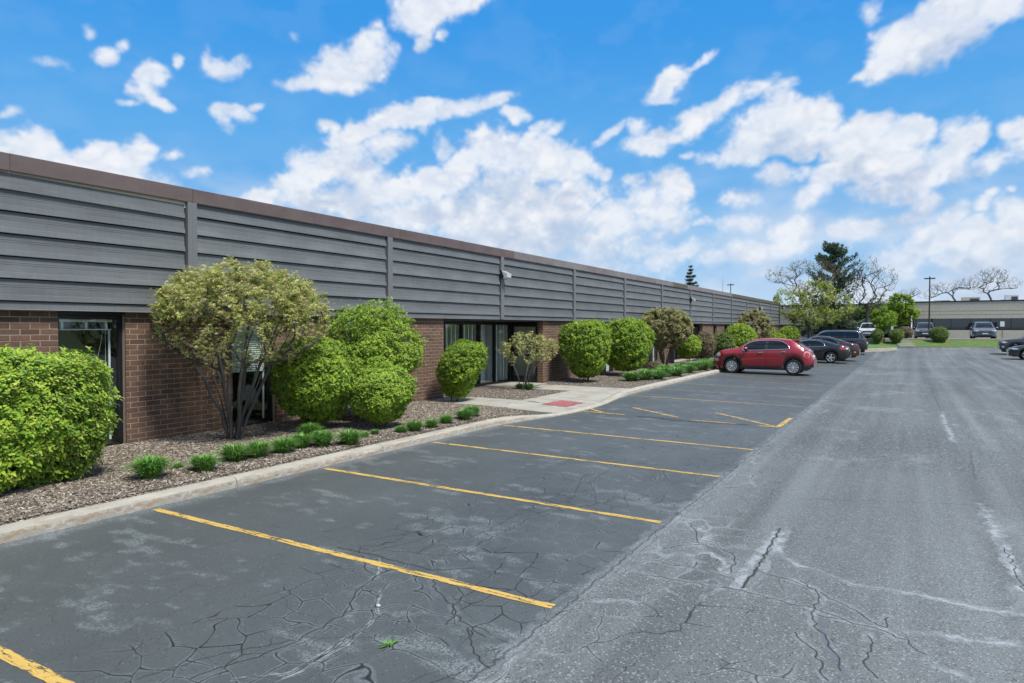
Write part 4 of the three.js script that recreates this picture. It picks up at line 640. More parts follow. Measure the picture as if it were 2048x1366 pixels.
// multi stemmed trees with open olive crowns
function crownTree({ x, z, a, c = a, ybot, ytop, cx = 0, cz = 0, targets, leaves, stems, label, seed, geos, kind = 'olive', grp = 'olive leaved small trees along the building', tip = 0.0042, spread = 0.35, sparse = 0.45, topBias = 0.85, power = 0.5, name = 'multi_stem_tree' }) {
  const y0 = bedY(x, z) - 0.03, g = group(name, x, y0, z), r = rng(seed * 31 + 7), b = (ytop - ybot) / 2, cy = (ytop + ybot) / 2 - y0, tg = [];
  const inside = () => { let u, v, w; do { u = r() * 2 - 1; v = r() * 2 - 1; w = r() * 2 - 1; } while (u * u + v * v + w * w > 1); const l = Math.sqrt(u * u + v * v + w * w), k = Math.pow(l, sparse) / l; const lump = 1 + 0.07 * (noise3(u * k * 2.5 + seed, v * k * 2.5, w * k * 2.5) - 0.5) * 2; return V3(cx + u * k * a * lump, cy + v * k * b * lump, cz + w * k * c * lump); };
  for (let k = 0; k < targets; k++) { const p = inside(); if (p.y < cy && r() < 0.35) { k--; continue; } tg.push(p); }
  const start = [{ p: V3(0, -0.08, 0), depth: 0 }];
  for (let k = 0; k < stems; k++) {
    const t = k / stems * 6.283 + r() * 0.6, R = 0.04 + 0.08 * r(), out = spread * (0.5 + r()), h = (ybot - y0) * (1.0 + 0.75 * r()); let cur = { p: V3(Math.cos(t) * R, 0.0, Math.sin(t) * R), parent: start[0], depth: 1 }; start.push(cur);
    for (let q = 1; q <= 5; q++) { const f = q / 5; cur = { p: V3(Math.cos(t) * (R + out * f ** 1.3) + cx * f + (r() - 0.5) * 0.07, h * f, Math.sin(t) * (R + out * f ** 1.3) + cz * f + (r() - 0.5) * 0.07), parent: cur, depth: 1 + q }; start.push(cur); }
  }
  const sk = grow(start, tg, { keep: 3, step: 0.2, tip, power, seed, minD: 4, wob: 0.25, down: 1.2, max: 0.034 });
  mesh('trunk', limbs(sk.nodes, 7), barkMat, g);
  const spots = [];
  for (let k = 0; k < leaves; k++) { const t = sk.tips[Math.floor(Math.pow(r(), 1.0) * sk.tips.length)]; let n = t; const back = Math.floor(r() * r() * 4); for (let q = 0; q < back && n.parent; q++) n = n.parent; if (n.depth < 6) continue; const o = n.parent ? n.parent.p : n.p, p = n.p.clone().lerp(o, r()); p.add(V3((r() - 0.5) * 0.16, (r() - 0.4) * 0.14, (r() - 0.5) * 0.16)); if (p.y < cy + b * 0.25 && r() < topBias * sstep(cy + b * 0.25, cy - b * 0.5, p.y)) continue; spots.push({ p, n: V3((r() - 0.5) * 1.2, 0.6 + r() * 0.6, (r() - 0.5) * 1.2).normalize() }); }
  foliage('foliage', g, spots, geos, LEAF, pal[kind], seed + 3);
  return LBL(g, label, 'tree', grp);
}
crownTree({ x: -10.82, z: -8.36, a: 1.5, c: 1.62, ybot: 1.45, ytop: 3.42, cx: 0.12, cz: -0.12, targets: 1000, leaves: 21000, stems: 15, spread: 0.6, topBias: 0.75, tip: 0.0036, power: 0.44, label: 'largest olive leaved tree with many dark stems before the second window', seed: 61, geos: SPRIG.soft });
crownTree({ x: -11.3, z: -20.3, a: 1.1, ybot: 1.0, ytop: 2.06, cx: 0.1, cz: -0.1, targets: 130, leaves: 2300, stems: 5, label: 'small sparse olive leaved tree before the glass entrance', seed: 62, geos: SPRIG.soft, spread: 0.45, sparse: 0.6, topBias: 0.3 });
crownTree({ x: -10.8, z: -34.15, a: 1.36, ybot: 1.1, ytop: 3.2, targets: 520, leaves: 7500, stems: 12, label: 'dome shaped olive leaved tree left of the red car', seed: 63, geos: SPRIG.softFar, topBias: 0.1, kind: 'sage' });
crownTree({ x: -10.7, z: -56.7, a: 1.45, ybot: 0.8, ytop: 3.62, targets: 420, leaves: 5500, stems: 9, label: 'dome shaped olive leaved tree behind the red car, nearest the far end', seed: 64, geos: SPRIG.softFar, topBias: 0.1, kind: 'sage', tip: 0.006 });

// grass-like clumps
const bladeMat = phys([1, 1, 1], 0.55, { transmission: 0.2, thickness: 0, vertexColors: true, side: THREE.DoubleSide });
function clumpGeo(seed, blades = 190, R = 0.06, L = 0.33) {
  const r = rng(seed), pos = [], colr = [], idx = [];
  for (let k = 0; k < blades; k++) {
    const t = r() * 6.283, q = R * 1.5 * Math.sqrt(r()), len = L * (0.62 + 0.4 * r()), out = 0.1 + 1.15 * Math.sqrt(r()), w = 0.006 + 0.004 * r(), cx = Math.cos(t), cz = Math.sin(t), base = pos.length / 3, v = 0.6 + 0.6 * r(), tw = (r() - 0.5) * 1.2;
    for (let s = 0; s <= 5; s++) { const f = s / 5, d = q + len * out * 0.66 * Math.pow(f, 1.25), y = len * (1.45 * f - 0.85 * f * f) * Math.sqrt(1 - 0.52 * out * out), ww = w * (1 - f * f * 0.92), px = -Math.sin(t + tw * f), pz = Math.cos(t + tw * f); for (const e of [-1, 1]) { pos.push(cx * d + px * ww * e, y, cz * d + pz * ww * e); const y2 = f > 0.8 && v > 1.1 ? 1.5 : 1; colr.push(0.13 * v * y2, 0.31 * v, 0.035 * v); } if (s < 5) { const a = base + s * 2; idx.push(a, a + 2, a + 1, a + 1, a + 2, a + 3); } }
  }
  const g = new THREE.BufferGeometry(); g.setAttribute('position', new THREE.Float32BufferAttribute(pos, 3)); g.setAttribute('color', new THREE.Float32BufferAttribute(colr, 3)); g.setIndex(idx); g.computeVertexNormals(); return g;
}
const clumps = [301, 302, 303, 304].map((s) => clumpGeo(s, 720, 0.07, 0.44));
const CL = [[-8.98, -5.57, 1.05, 'grass clump nearest the camera, alone left of the others by the kerb'], [-8.83, -6.29, 0.85, 'second grass clump from the left, beside the kerb'], [-9.07, -6.99, 0.95, 'third grass clump from the left, first of a touching row'], [-8.99, -7.37, 0.9], [-8.98, -7.88, 0.9], [-9.08, -8.36, 0.9], [-9.9, -9.35, 0.85, 'grass clump set back behind the row, under the rounded bush'], [-8.9, -8.68, 0.95], [-8.66, -9.1, 0.95, 'last grass clump of the near row, apart from its neighbours'], [-8.65, -10.95, 0.8, 'grass clump in front of the lowest rounded bush'], [-8.72, -10.6, 0.5, 'small grass tuft left of the clump by the lowest bush'], [-8.63, -11.5, 0.65], [-8.72, -12.14, 0.7], [-8.73, -12.86, 0.85, 'front one of two grass clumps before the entrance walk'], [-8.87, -13.38, 0.9, 'rear one of two grass clumps before the entrance walk'],
  [-9.3, -6.2, 0.32, 'tiny weed tuft behind the second clump'], [-8.9, -9.75, 0.4, 'small weed tuft in the mulch right of the near row'], [-8.95, -10.1, 0.38, 'tiny weed tuft before the lowest bush'],
  [-11.15, -20.35, 0.8, 'low grass tuft at the foot of the sparse entrance tree'], [-11.55, -20.4, 0.7, 'low grass tuft left of the sparse tree stems'], [-10.75, -21.0, 0.9, 'low grass tuft at the edge of the entrance walk', 0.35]];
{ const r = rng(900); for (let k = 0; k < 19; k++) { const f = k / 18; CL.push([-9.55 + 0.35 * (k % 3) + 0.2 * r(), -25.4 - 13.8 * f, 1.5 + 0.35 * r()]); } }
const ORD = 'first second third fourth fifth sixth seventh eighth ninth tenth eleventh twelfth thirteenth fourteenth fifteenth sixteenth seventeenth eighteenth nineteenth'.split(' ');
CL.forEach(([x, z, s, label], k) => { const o = mesh('grass_clump', clumps[k % 4], bladeMat); o.position.set(x, bedY(x, z) - 0.01, z); o.rotation.y = k * 1.7; o.scale.set(s * 0.92, s * (k === 20 ? 0.5 : k > 20 ? 1.0 : 1.2), s * 0.92); LBL(o, label ?? (k < 21 ? ORD[k] + ' grass clump from the left in the near bed' : ORD[k - 21] + ' grass clump of the row past the entrance walk, counted from the walk'), 'grass clump', k < 21 ? 'clumps in the near row' : 'clumps past the entrance walk'); if (label) delete o.userData.group; });
// dandelions
[[-9.9, -6.42, 'yellow dandelion close to the brick wall by the first window'], [-8.62, -5.95, 'yellow dandelion between the two nearest grass clumps'], [-8.85, -7.2, 'yellow dandelion at the third grass clump']].forEach(([x, z, label]) => {
  const g = group('dandelion', x, bedY(x, z), z); mesh('stem', new THREE.CylinderGeometry(0.003, 0.003, 0.08, 5).translate(0, 0.04, 0), std([0.1, 0.2, 0.04], 0.8), g);
  const l = []; for (let k = 0; k < 16; k++) l.push(leafGeo(0.022, 0.008, -0.4).rotateY(k * 0.393)); mesh('petals', mergeGeometries(l).translate(0, 0.08, 0), std([0.75, 0.5, 0.02], 0.7, { side: THREE.DoubleSide }), g); LBL(g, label, 'flower', 'dandelions in the mulch'); delete g.userData.group;
});
// weed and pebble on the stalls
{ const w = mesh('weed', clumpGeo(77, 22, 0.02, 0.16), bladeMat); w.position.set(-3.2, gy(-3.2, -3.76), -3.76); w.scale.set(0.8, 0.35, 0.8); LBL(w, 'small flattened weed growing from a crack in the stalls', 'weed');
  const p = mesh('pebble', new THREE.IcosahedronGeometry(0.018, 1).scale(1.2, 0.7, 1), std([0.4, 0.4, 0.38], 0.9)); p.position.set(-3.72, gy(-3.72, -4.23) + 0.01, -4.23); LBL(p, 'single pale pebble lying by a crack in the stalls', 'pebble'); }

// ------------------------------------------------------------------ beyond the lot
const UP = 1.02;   // level of the upper lot
const grassMat = std(0xffffff, 0.95, { map: colorTex(512, 512, (c, i, j) => { const n = tfbm(i / 512, j / 512, 10, 5), h = hash2(i, j + 9), k = 0.6 + 0.5 * n + 0.5 * (h - 0.5), dry = sstep(0.52, 0.7, tfbm(i / 512 + 0.4, j / 512, 5, 4)); c[0] = k * mix(0.10, 0.2, dry); c[1] = k * mix(0.19, 0.18, dry); c[2] = k * 0.04; }, true), bumpMap: tiled(NOISE_BUMP, 1, 1, 1), bumpScale: 0.05 });
grassMat.map.repeat.set(0.35, 0.35); grassMat.map.channel = 1;
const farGround = struct(mesh('far_ground', new THREE.CircleGeometry(900, 64).rotateX(-Math.PI / 2).translate(0, -0.35, 0), std([0.09, 0.13, 0.05], 1)));
const bankY = (x, z) => { const toe = -76 - 0.36 * (x + 0.5), t = clamp((toe - z) / 4.6); return gy(x, toe) + 0.02 + (UP - 0.06 - gy(x, toe)) * t * t * (3 - 2 * t) + 0.03 * (fbm(x, z, 3) - 0.5); };
{
  // bank between the two lots: its toe runs askew
  const g = sheet(-40, 60, 0, -1, 140, 24, () => 0), p = g.attributes.position, u1 = g.attributes.uv1, uv = g.attributes.uv;
  for (let i = 0; i < p.count; i++) { const x = p.getX(i), f = uv.getY(i), toe = -76 - 0.36 * (x + 0.5), z = toe + 0.25 - f * 5.4; p.setXYZ(i, x, x < -6 ? bankY(x, z) : bankY(x, z), z); u1.setXY(i, x, z); }
  g.computeVertexNormals(); struct(mesh('grass_bank', g, grassMat));
}
const upper = struct(mesh('upper_lot', (() => { const g = new THREE.BufferGeometry(), e = (x) => -80.9 - 0.36 * (x + 0.5); const P = [[-40, e(-40)], [60, e(60)], [60, -140], [-40, -140]], pos = P.flatMap(([x, z]) => [x, UP, z]); g.setAttribute('position', new THREE.Float32BufferAttribute(pos, 3)); g.setAttribute('uv', new THREE.Float32BufferAttribute(P.flat(), 2)); g.setAttribute('uv1', new THREE.Float32BufferAttribute(P.flat(), 2)); g.setIndex([0, 1, 2, 0, 2, 3]); g.computeVertexNormals(); return g; })(), plainAsphalt));
{ const g = mesh('upper_kerb', bx(-6, 30, UP - 0.25, UP + 0.1, -0.09, 0.09), kerbMat, group('upper_lot_kerb')); g.rotation.y = Math.atan(0.36); g.parent.position.set(0, 0, -81.1 - 0.18); struct(g.parent); g.scale.set(1.06, 1, 1); }
// side ground left of the lot end: mulch and grass up to the far wing
struct(mesh('side_lawn', sheet(-7.9, -40, -66, -108, 30, 40, (x, z) => 0.06 + rise(z) * 0.9 + 0.5 * sstep(-74, -82, z) - (z > -77 && x < -11 ? 0.6 : 0) + 0.05 * fbm(x, z, 3)), grassMat));
{ // island at the end of the stalls
  const k = group('island'); struct(k); const sh = (m) => { const s = new THREE.Shape(); const P = [[-8, -66.2], [-3.4, -66.6], [-1.7, -69.0], [-0.9, -71.2], [-1.9, -73.6], [-3.4, -74.9], [-8, -75.5]]; const c = [-4.5, -70.5]; P.forEach(([x, z], i) => { const X = c[0] + (x - c[0]) * m, Z = c[1] + (z - c[1]) * m; i ? s.lineTo(X, -Z) : s.moveTo(X, -Z); }); return s; };
  mesh('island_kerb', metreUV(new THREE.ExtrudeGeometry(sh(1), { depth: 0.5, bevelEnabled: true, bevelSize: 0.02, bevelThickness: 0.02, bevelSegments: 2 }).rotateX(-Math.PI / 2).translate(0, -0.1, 0)), kerbMat, k);
  mesh('island_soil', metreUV(new THREE.ExtrudeGeometry(sh(0.93), { depth: 0.06, bevelEnabled: true, bevelSize: 0.1, bevelThickness: 0.05, bevelSegments: 3 }).rotateX(-Math.PI / 2).translate(0, 0.42, 0)), grassMat, k);
}
{ // steps
  const s = group('concrete_steps', 0.0, 0, -76.3, Math.atan(0.36) * 0.6); const n = 4, y0 = gy(0, -76.2);
  for (let k = 0; k < n; k++) mesh('step', metreUV(rbx(-0.72, 0.72, y0 - 0.2, y0 + 0.15 * (k + 1), -0.34 - k * 0.9, -(k === n - 1 ? 4.8 : (k + 1) * 0.9 + 0.36), 0.02)), walkMat, s);
  LBL(s, 'short flight of concrete steps climbing the grass bank', 'steps');
}
// beige panel building on the upper lot
{
  const b = group('beige_office_building', 0.36, UP, -95); LBL(b, 'low beige concrete office building with a dark window band, behind the upper lot', 'building'); b.rotation.y = -0.035;
  const beige = std([0.98, 0.98, 0.98], 0.95, { map: colorTex(256, 256, (c, i, j) => { const k = (0.75 + 0.5 * (hash2(i, j) - 0.4)) * (0.85 + 0.3 * tfbm(i / 256, j / 256, 6, 3)); c[0] = 0.66 * k; c[1] = 0.60 * k; c[2] = 0.48 * k; }, true), bumpMap: tiled(NOISE_BUMP, 1), bumpScale: 0.02 });
  const L = 34, D = 30, tinted = phys([0.012, 0.014, 0.016], 0.04, { clearcoat: 1, clearcoatRoughness: 0.02 });
  const P = (n, x0, x1, y0, y1, z0, z1, m = beige, q = b) => mesh(n, metreUV(bx(x0, x1, y0, y1, z0, z1)), m, q);
  P('wall', 0, L, -0.3, 0.92, 0, -0.3); const body = P('wall', 0, 0.3, 0.92, 4.2, -0.301, -D); P('wall', 0, L, 2.28, 4.2, -0.01, -0.3);
  for (const y of [2.72, 3.14]) P('panel_joint', 0.01, L, y, y + 0.03, -0.004, -0.02, std([0.15, 0.14, 0.12], 0.9));
  for (let k = 0; k < 18; k++) { const x = 0.1 + k * 1.9; const w = P('window', x, x + 0.06, 0.92, 2.28, -0.12, -0.3, darkMetal); mesh('pane', bx(x + 0.061, x + 1.899, 0.93, 2.27, -0.2, -0.21), tinted, w); }
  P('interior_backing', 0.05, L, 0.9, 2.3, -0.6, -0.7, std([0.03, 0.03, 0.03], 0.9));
  P('roof', 0, L, 4.05, 4.15, -0.3, -D, std([0.35, 0.35, 0.36], 0.9)); P('coping', -0.05, L, 4.2, 4.34, 0.05, -0.4, darkMetal);
  P('coping', -0.05, 0.4, 4.2, 4.34, -0.401, -D, darkMetal);
  const unit = (x, w, h, z, d, c, label) => { const u = group('rooftop_unit'); b.updateMatrix(); u.position.set(x, 0, z).applyMatrix4(b.matrix); u.position.y = UP + 4.15; u.rotation.y = -0.035; mesh('casing', rbx(0, w, 0, h, 0, -d, 0.03), std(c, 0.6), u); mesh('grille', rbx(w * 0.45, w * 0.92, h * 0.3, h * 0.75, 0.02, -0.02, 0.004), std([0.05, 0.05, 0.05], 0.7), u); mesh('curb', bx(0.08, w - 0.08, -0.12, 0, -0.08, -d + 0.08), darkMetal, u); LBL(u, label, 'rooftop unit', 'units on the beige roof'); };
  unit(2.2, 1.7, 0.55, -6, 2, [0.5, 0.5, 0.5], 'flat pale rooftop unit, leftmost on the beige roof'); unit(5.0, 1.9, 0.75, -4, 2, [0.42, 0.38, 0.33], 'tan rooftop unit beside the leftmost flat one'); unit(8.2, 1.2, 0.4, -5, 1.5, [0.6, 0.6, 0.6], 'small low white rooftop unit between the tan and the grilled one'); unit(9.3, 1.3, 0.95, -4, 1.6, [0.55, 0.56, 0.57], 'white rooftop unit with a dark grille, tallest on the beige roof'); unit(12.2, 1.8, 0.7, -5, 2, [0.5, 0.46, 0.4], 'beige rooftop unit at the right edge of the picture');
}
// far wing: tan siding over brick, beyond the end of the long building
{
  const b = group('tan_wing_building', -40, 0.6, -98); LBL(b, 'tan sided building with a low brick base seen behind the trees', 'building');
  const tan = std([0.30, 0.27, 0.235], 0.9, { bumpMap: tiled(NOISE_BUMP, 1), bumpScale: 0.01 }), br = std([0.17, 0.1, 0.075], 0.95);
  mesh('brick_base', metreUV(bx(0, 40, -0.6, 1.8, -0.4, -12)), br, b); mesh('window_band', bx(30, 39.5, 0.8, 1.9, -0.38, -0.42), phys([0.012, 0.013, 0.014], 0.05, { clearcoat: 1 }), b);
  mesh('overhang', bx(0, 40.2, 1.8, 2.0, 0, -12), darkMetal, b);
  for (let k = 0; k < 7; k++) mesh('siding_board', metreUV(bx(0, 40.2, 2.0 + k * 0.36, 2.345 + k * 0.36, 0.02 - 0.01 * (k % 2), -12)), tan, b);
  mesh('coping', bx(-0.1, 40.3, 4.52, 4.66, 0.08, -12.1), darkMetal, b);
  const w = group('brick_screen_wall', -14.2, 0.1, -83); mesh('wall', metreUV(bx(-6, 3.0, -0.3, 2.35, 0, -0.25)), br, w); mesh('coping', bx(-6, 3.05, 2.35, 2.47, 0.04, -0.29), darkMetal, w); LBL(w, 'low brick screen wall beyond the end of the grey fascia', 'wall');
  const c = group('concrete_low_wall', -9, 0.5, -90); mesh('wall', metreUV(bx(-2, 3.5, -0.5, 0.9, 0, -0.25)), walkMat, c); LBL(c, 'low pale concrete wall behind the leafy tree trunks', 'wall');
}
// light poles, aerial, signs
function pole(x, y, z, h, label, base) { const g = group('light_pole', x, y, z); mesh('shaft', new THREE.CylinderGeometry(0.055, 0.09, h, 12).translate(0, h / 2, 0), std([0.045, 0.035, 0.03], 0.6), g); for (const s of [-1, 1]) mesh('lamp_head', rbx(s * 0.06, s * 0.5, h - 0.16, h - 0.04, -0.14, 0.14, 0.03), std([0.04, 0.035, 0.03], 0.5), g); mesh('cap', new THREE.CylinderGeometry(0.05, 0.07, 0.14, 12).translate(0, h + 0.05, 0), darkMetal, g); if (base) mesh('concrete_base', metreUV(new THREE.CylinderGeometry(0.32, 0.34, base, 24).translate(0, base / 2 - 0.12, 0)), kerbMat, g); LBL(g, label, 'light pole'); }
pole(1.85, 0.93, -83.2, 6.5, 'tall dark parking light pole on a round concrete base', 0.72); pole(-22.6, 0, -102.7, 8.6, 'distant light pole rising behind the long roof');
{ const g = group('aerial_mast', -23.6, 0, -102.1); mesh('mast', new THREE.CylinderGeometry(0.03, 0.05, 9.2, 8).translate(0, 4.6, 0), std([0.3, 0.3, 0.3], 0.5), g); mesh('tip', new THREE.CylinderGeometry(0.008, 0.012, 1, 6).translate(0, 9.6, 0), std([0.3, 0.3, 0.3], 0.5), g); LBL(g, 'thin aerial mast left of the distant pole, above the roof', 'aerial'); }
for (const [x, z, h, label] of [[8.65, -89.4, 1.85, 'small white parking sign on a green post right of the grey minivan'], [6.75, -93.9, 1.75, 'small white parking sign just behind the grey minivan roof']]) { const g = group('parking_sign', x, UP, z); mesh('post', bx(-0.03, 0.03, 0, h, -0.02, 0.02), std([0.03, 0.06, 0.045], 0.6), g); mesh('plate', rbx(-0.19, 0.19, h - 0.52, h + 0.02, 0.021, 0.03, 0.004), std([0.75, 0.77, 0.75], 0.5), g); LBL(g, label, 'sign', 'parking signs'); }
{ const g = group('white_marker_post', -1.57, UP, -85.8); mesh('post', rbx(-0.1, 0.1, 0, 1.75, -0.05, 0.05, 0.02), std([0.75, 0.76, 0.78], 0.5), g); mesh('foot', bx(-0.14, 0.14, -0.02, 0.05, -0.1, 0.1), walkMat, g); LBL(g, 'plain white marker post before the green trees', 'post'); }
// low shrubs on the bank
bush({ x: -2.7, z: -77.3, a: 0.5, y0: 0.75, y1: 2.0, n: 2.2, count: 800, kind: 'fresh', geos: SPRIG.far, label: 'dusty green shrub on the bank below the white car', seed: 31, grp: 'shrubs on the bank', thin: 0.3 });
bush({ x: -1.05, z: -78, a: 0.62, y0: 0.75, y1: 2.02, n: 2.2, count: 1000, kind: 'fresh', geos: SPRIG.far, label: 'rounded shrub on the bank left of the steps', seed: 32, grp: 'shrubs on the bank' });
bush({ x: 2.65, z: -80.2, a: 0.76, y0: 0.7, y1: 2.2, n: 2.3, count: 1300, kind: 'fresh', geos: SPRIG.far, label: 'green shrub beside the light pole base', seed: 33, grp: 'shrubs on the bank' });
bush({ x: -0.3, z: -89.5, a: 0.7, y0: 1.0, y1: 2.3, n: 2.2, count: 700, kind: 'brown', geos: SPRIG.softFar, label: 'bare brownish shrub at the corner of the beige building', seed: 34, grp: 'shrubs on the bank', thin: 0.3 });

// ------------------------------------------------------------------ trees
function tree({ x, y, z, h, lobes, targets, trunk, leaves = 0, geos, kind, tip = 0.012, power = 0.48, label, name = 'tree', seed, step = 0.35, bark = barkMat, fork = 0.3, leafSpread = 0.4, size = [0.8, 1.3], wobble = 0.16, lean = [0, 0], cl = 1 }) {
  const g = group(name, x, y, z), r = rng(seed * 131), tg = [];
  const vol = lobes.map((l) => l[3] * l[4] * (l[5] ?? l[3])), tot = vol.reduce((p, q) => p + q, 0);
  for (let k = 0; k < targets; k++) { let pick = r() * tot, i = 0; while (pick > vol[i]) pick -= vol[i++]; const [lx, ly, lz, a, b, c = a] = lobes[i]; let u, v, w; do { u = r() * 2 - 1; v = r() * 2 - 1; w = r() * 2 - 1; } while (u * u + v * v + w * w > 1); const l = Math.sqrt(u * u + v * v + w * w), q = Math.pow(l, leaves > 1000 ? 0.5 : 0.95) / l; tg.push(V3(lx + u * q * a, ly + v * q * b, lz + w * q * c)); }
  const start = [{ p: V3(0, -0.2, 0), depth: 0 }]; let cur = start[0]; const n = 6; for (let k = 1; k <= n; k++) { const f = k / n; cur = { p: V3(lean[0] * f + (r() - 0.5) * 0.08, h * fork * f, lean[1] * f + (r() - 0.5) * 0.08), parent: cur, depth: k }; start.push(cur); }
  const sk = grow(start, tg, { step, tip, power, seed, minD: n - 1, wob: wobble, down: 1, max: trunk, turn: leaves > 1000 ? 0.45 : 1.0 });
  for (const s of sk.nodes) if (s.depth <= n) s.r = Math.max(s.r, trunk * (1 - 0.25 * s.depth / n));
  mesh('trunk', limbs(sk.nodes, 7), bark, g);
  if (leaves) { const spots = []; for (let k = 0; k < leaves; k++) { const t = sk.tips[Math.floor(r() * sk.tips.length)], p = t.p.clone().lerp((t.parent ?? t).p, r()); p.add(V3((r() - 0.5), (r() - 0.5) * 0.8, (r() - 0.5)).multiplyScalar(leafSpread)); spots.push({ p, n: V3((r() - 0.5) * 1.4, 0.5 + r() * 0.6, (r() - 0.5) * 1.4).normalize(), s: cl }); } foliage('crown', g, spots, geos, LEAF, pal[kind], seed + 9, size); }
  return LBL(g, label, 'tree', 'trees beyond the lot');
}
const BIG = [11, 12].map((k) => sprig(7, 0.2, 0.11, 0.8, k)), SPARSE = [13, 14].map((k) => sprig(4, 0.12, 0.05, 0.6, k));
// spreading tree, hardly in leaf, behind the end of the building
tree({ x: -9.3, y: 0.5, z: -80.5, h: 9.2, fork: 0.28, lobes: [[-2.9, 7.6, 0, 2.0, 1.0, 2.2], [-0.2, 8.4, 0, 2.2, 0.9, 2.2], [2.2, 7.6, 0, 1.6, 1.0], [0, 6, 0, 2.4, 1.0]], targets: 760, trunk: 0.24, leaves: 900, geos: SPARSE, kind: 'brown', label: 'spreading tree with bare looking limbs behind the end of the long roof', seed: 201, name: 'spreading_tree', tip: 0.0058 });
// yellow green low tree in front of it
tree({ x: -8.7, y: 0.4, z: -77.5, h: 7, fork: 0.15, lobes: [[-2.2, 4.4, 0, 1.7, 1.7], [0.4, 5.4, 0, 1.6, 1.5], [2.3, 4.0, 0, 1.6, 1.6], [0, 3.0, 0, 2.6, 1.0]], targets: 300, trunk: 0.15, leaves: 2500, geos: [sprig(5, 0.15, 0.08, 0.7, 91), sprig(5, 0.15, 0.08, 0.7, 92)], kind: 'spring', label: 'yellow green young leaved tree with several trunks behind the parked cars', seed: 202, name: 'young_leaved_tree', tip: 0.008, leafSpread: 0.55 });
// sparse bare tree right of the pine
tree({ x: -4.1, y: UP - 0.1, z: -88.5, h: 10, fork: 0.35, lobes: [[-0.2, 8.2, 0, 1.7, 1.6], [1.6, 6.8, 0, 1.7, 1.7], [-1.2, 5.8, 0, 1.4, 1.4], [0.5, 4.6, 0, 1.8, 1.0]], targets: 780, trunk: 0.24, leaves: 500, geos: SPARSE, kind: 'brown', label: 'tall bare twigged tree right of the dark pine', seed: 203, name: 'bare_tree', tip: 0.0058 });
// small round green trees
tree({ x: -2.15, y: 1.0, z: -78.6, h: 3.5, fork: 0.32, lobes: [[0, 2.2, 0, 1.1, 1.15], [0.1, 1.7, 0, 1.2, 0.7]], targets: 120, trunk: 0.06, leaves: 2200, geos: SPRIG.far, kind: 'deep', label: 'small light green tree with a thin trunk before the marker post', seed: 204, name: 'small_green_tree', tip: 0.006, step: 0.3, leafSpread: 0.35 });
tree({ x: -0.9, y: UP, z: -93, h: 5.4, fork: 0.25, lobes: [[0, 3.6, 0, 1.5, 1.6], [0.5, 2.7, 0, 1.5, 1.1], [-0.5, 2.5, 0, 1.4, 1]], targets: 200, trunk: 0.12, leaves: 3600, geos: BIG, kind: 'deep', label: 'rounded full green tree at the left corner of the beige building', seed: 205, name: 'full_green_tree', tip: 0.008, leafSpread: 0.5, cl: 0.7 });
tree({ x: -3.6, y: UP, z: -97, h: 5.2, fork: 0.25, lobes: [[0, 3.0, 0, 1.8, 1.8], [1.5, 3.2, 0, 1.5, 1.3], [-1.8, 2.6, 0, 1.6, 1.4]], targets: 200, trunk: 0.14, leaves: 2200, geos: BIG, kind: 'fresh', label: 'hazy green tree in the back between the pine and the full green tree', seed: 206, name: 'hazy_green_tree', tip: 0.009, leafSpread: 0.7, cl: 0.75 });
// bare trees behind the beige roof
tree({ x: 0.2, y: UP, z: -118, h: 7.6, fork: 0.5, lobes: [[-0.5, 6.4, 0, 1.4, 0.8], [0.6, 6.6, 0, 1.0, 0.7]], targets: 340, trunk: 0.14, label: 'small bare tree left of the light pole behind the beige roof', seed: 207, name: 'bare_tree', tip: 0.0058 });
tree({ x: 6.4, y: UP, z: -122, h: 9, fork: 0.42, lobes: [[-2.0, 7.3, 0, 2.2, 0.9], [1.2, 7.8, 0, 2.2, 1.0], [-4, 6.2, 0, 1.4, 0.7]], targets: 620, trunk: 0.2, leaves: 250, geos: SPARSE, kind: 'brown', label: 'flat topped bare tree behind the middle of the beige roof', seed: 208, name: 'bare_tree', tip: 0.0058 });
tree({ x: 10.4, y: UP, z: -120, h: 10.4, fork: 0.42, lobes: [[0, 8.8, 0, 2.2, 1.4], [2.0, 7.6, 0, 1.7, 1.0], [-1.2, 6.8, 0, 1.4, 0.7]], targets: 660, trunk: 0.2, leaves: 250, geos: SPARSE, kind: 'brown', label: 'tallest bare tree behind the beige roof', seed: 209, name: 'bare_tree', tip: 0.0058 });
tree({ x: 17.3, y: UP, z: -125, h: 7, fork: 0.5, lobes: [[0, 6.0, 0, 1.4, 0.8]], targets: 280, trunk: 0.14, label: 'small bare tree at the right edge behind the beige roof', seed: 210, name: 'bare_tree', tip: 0.0058 });
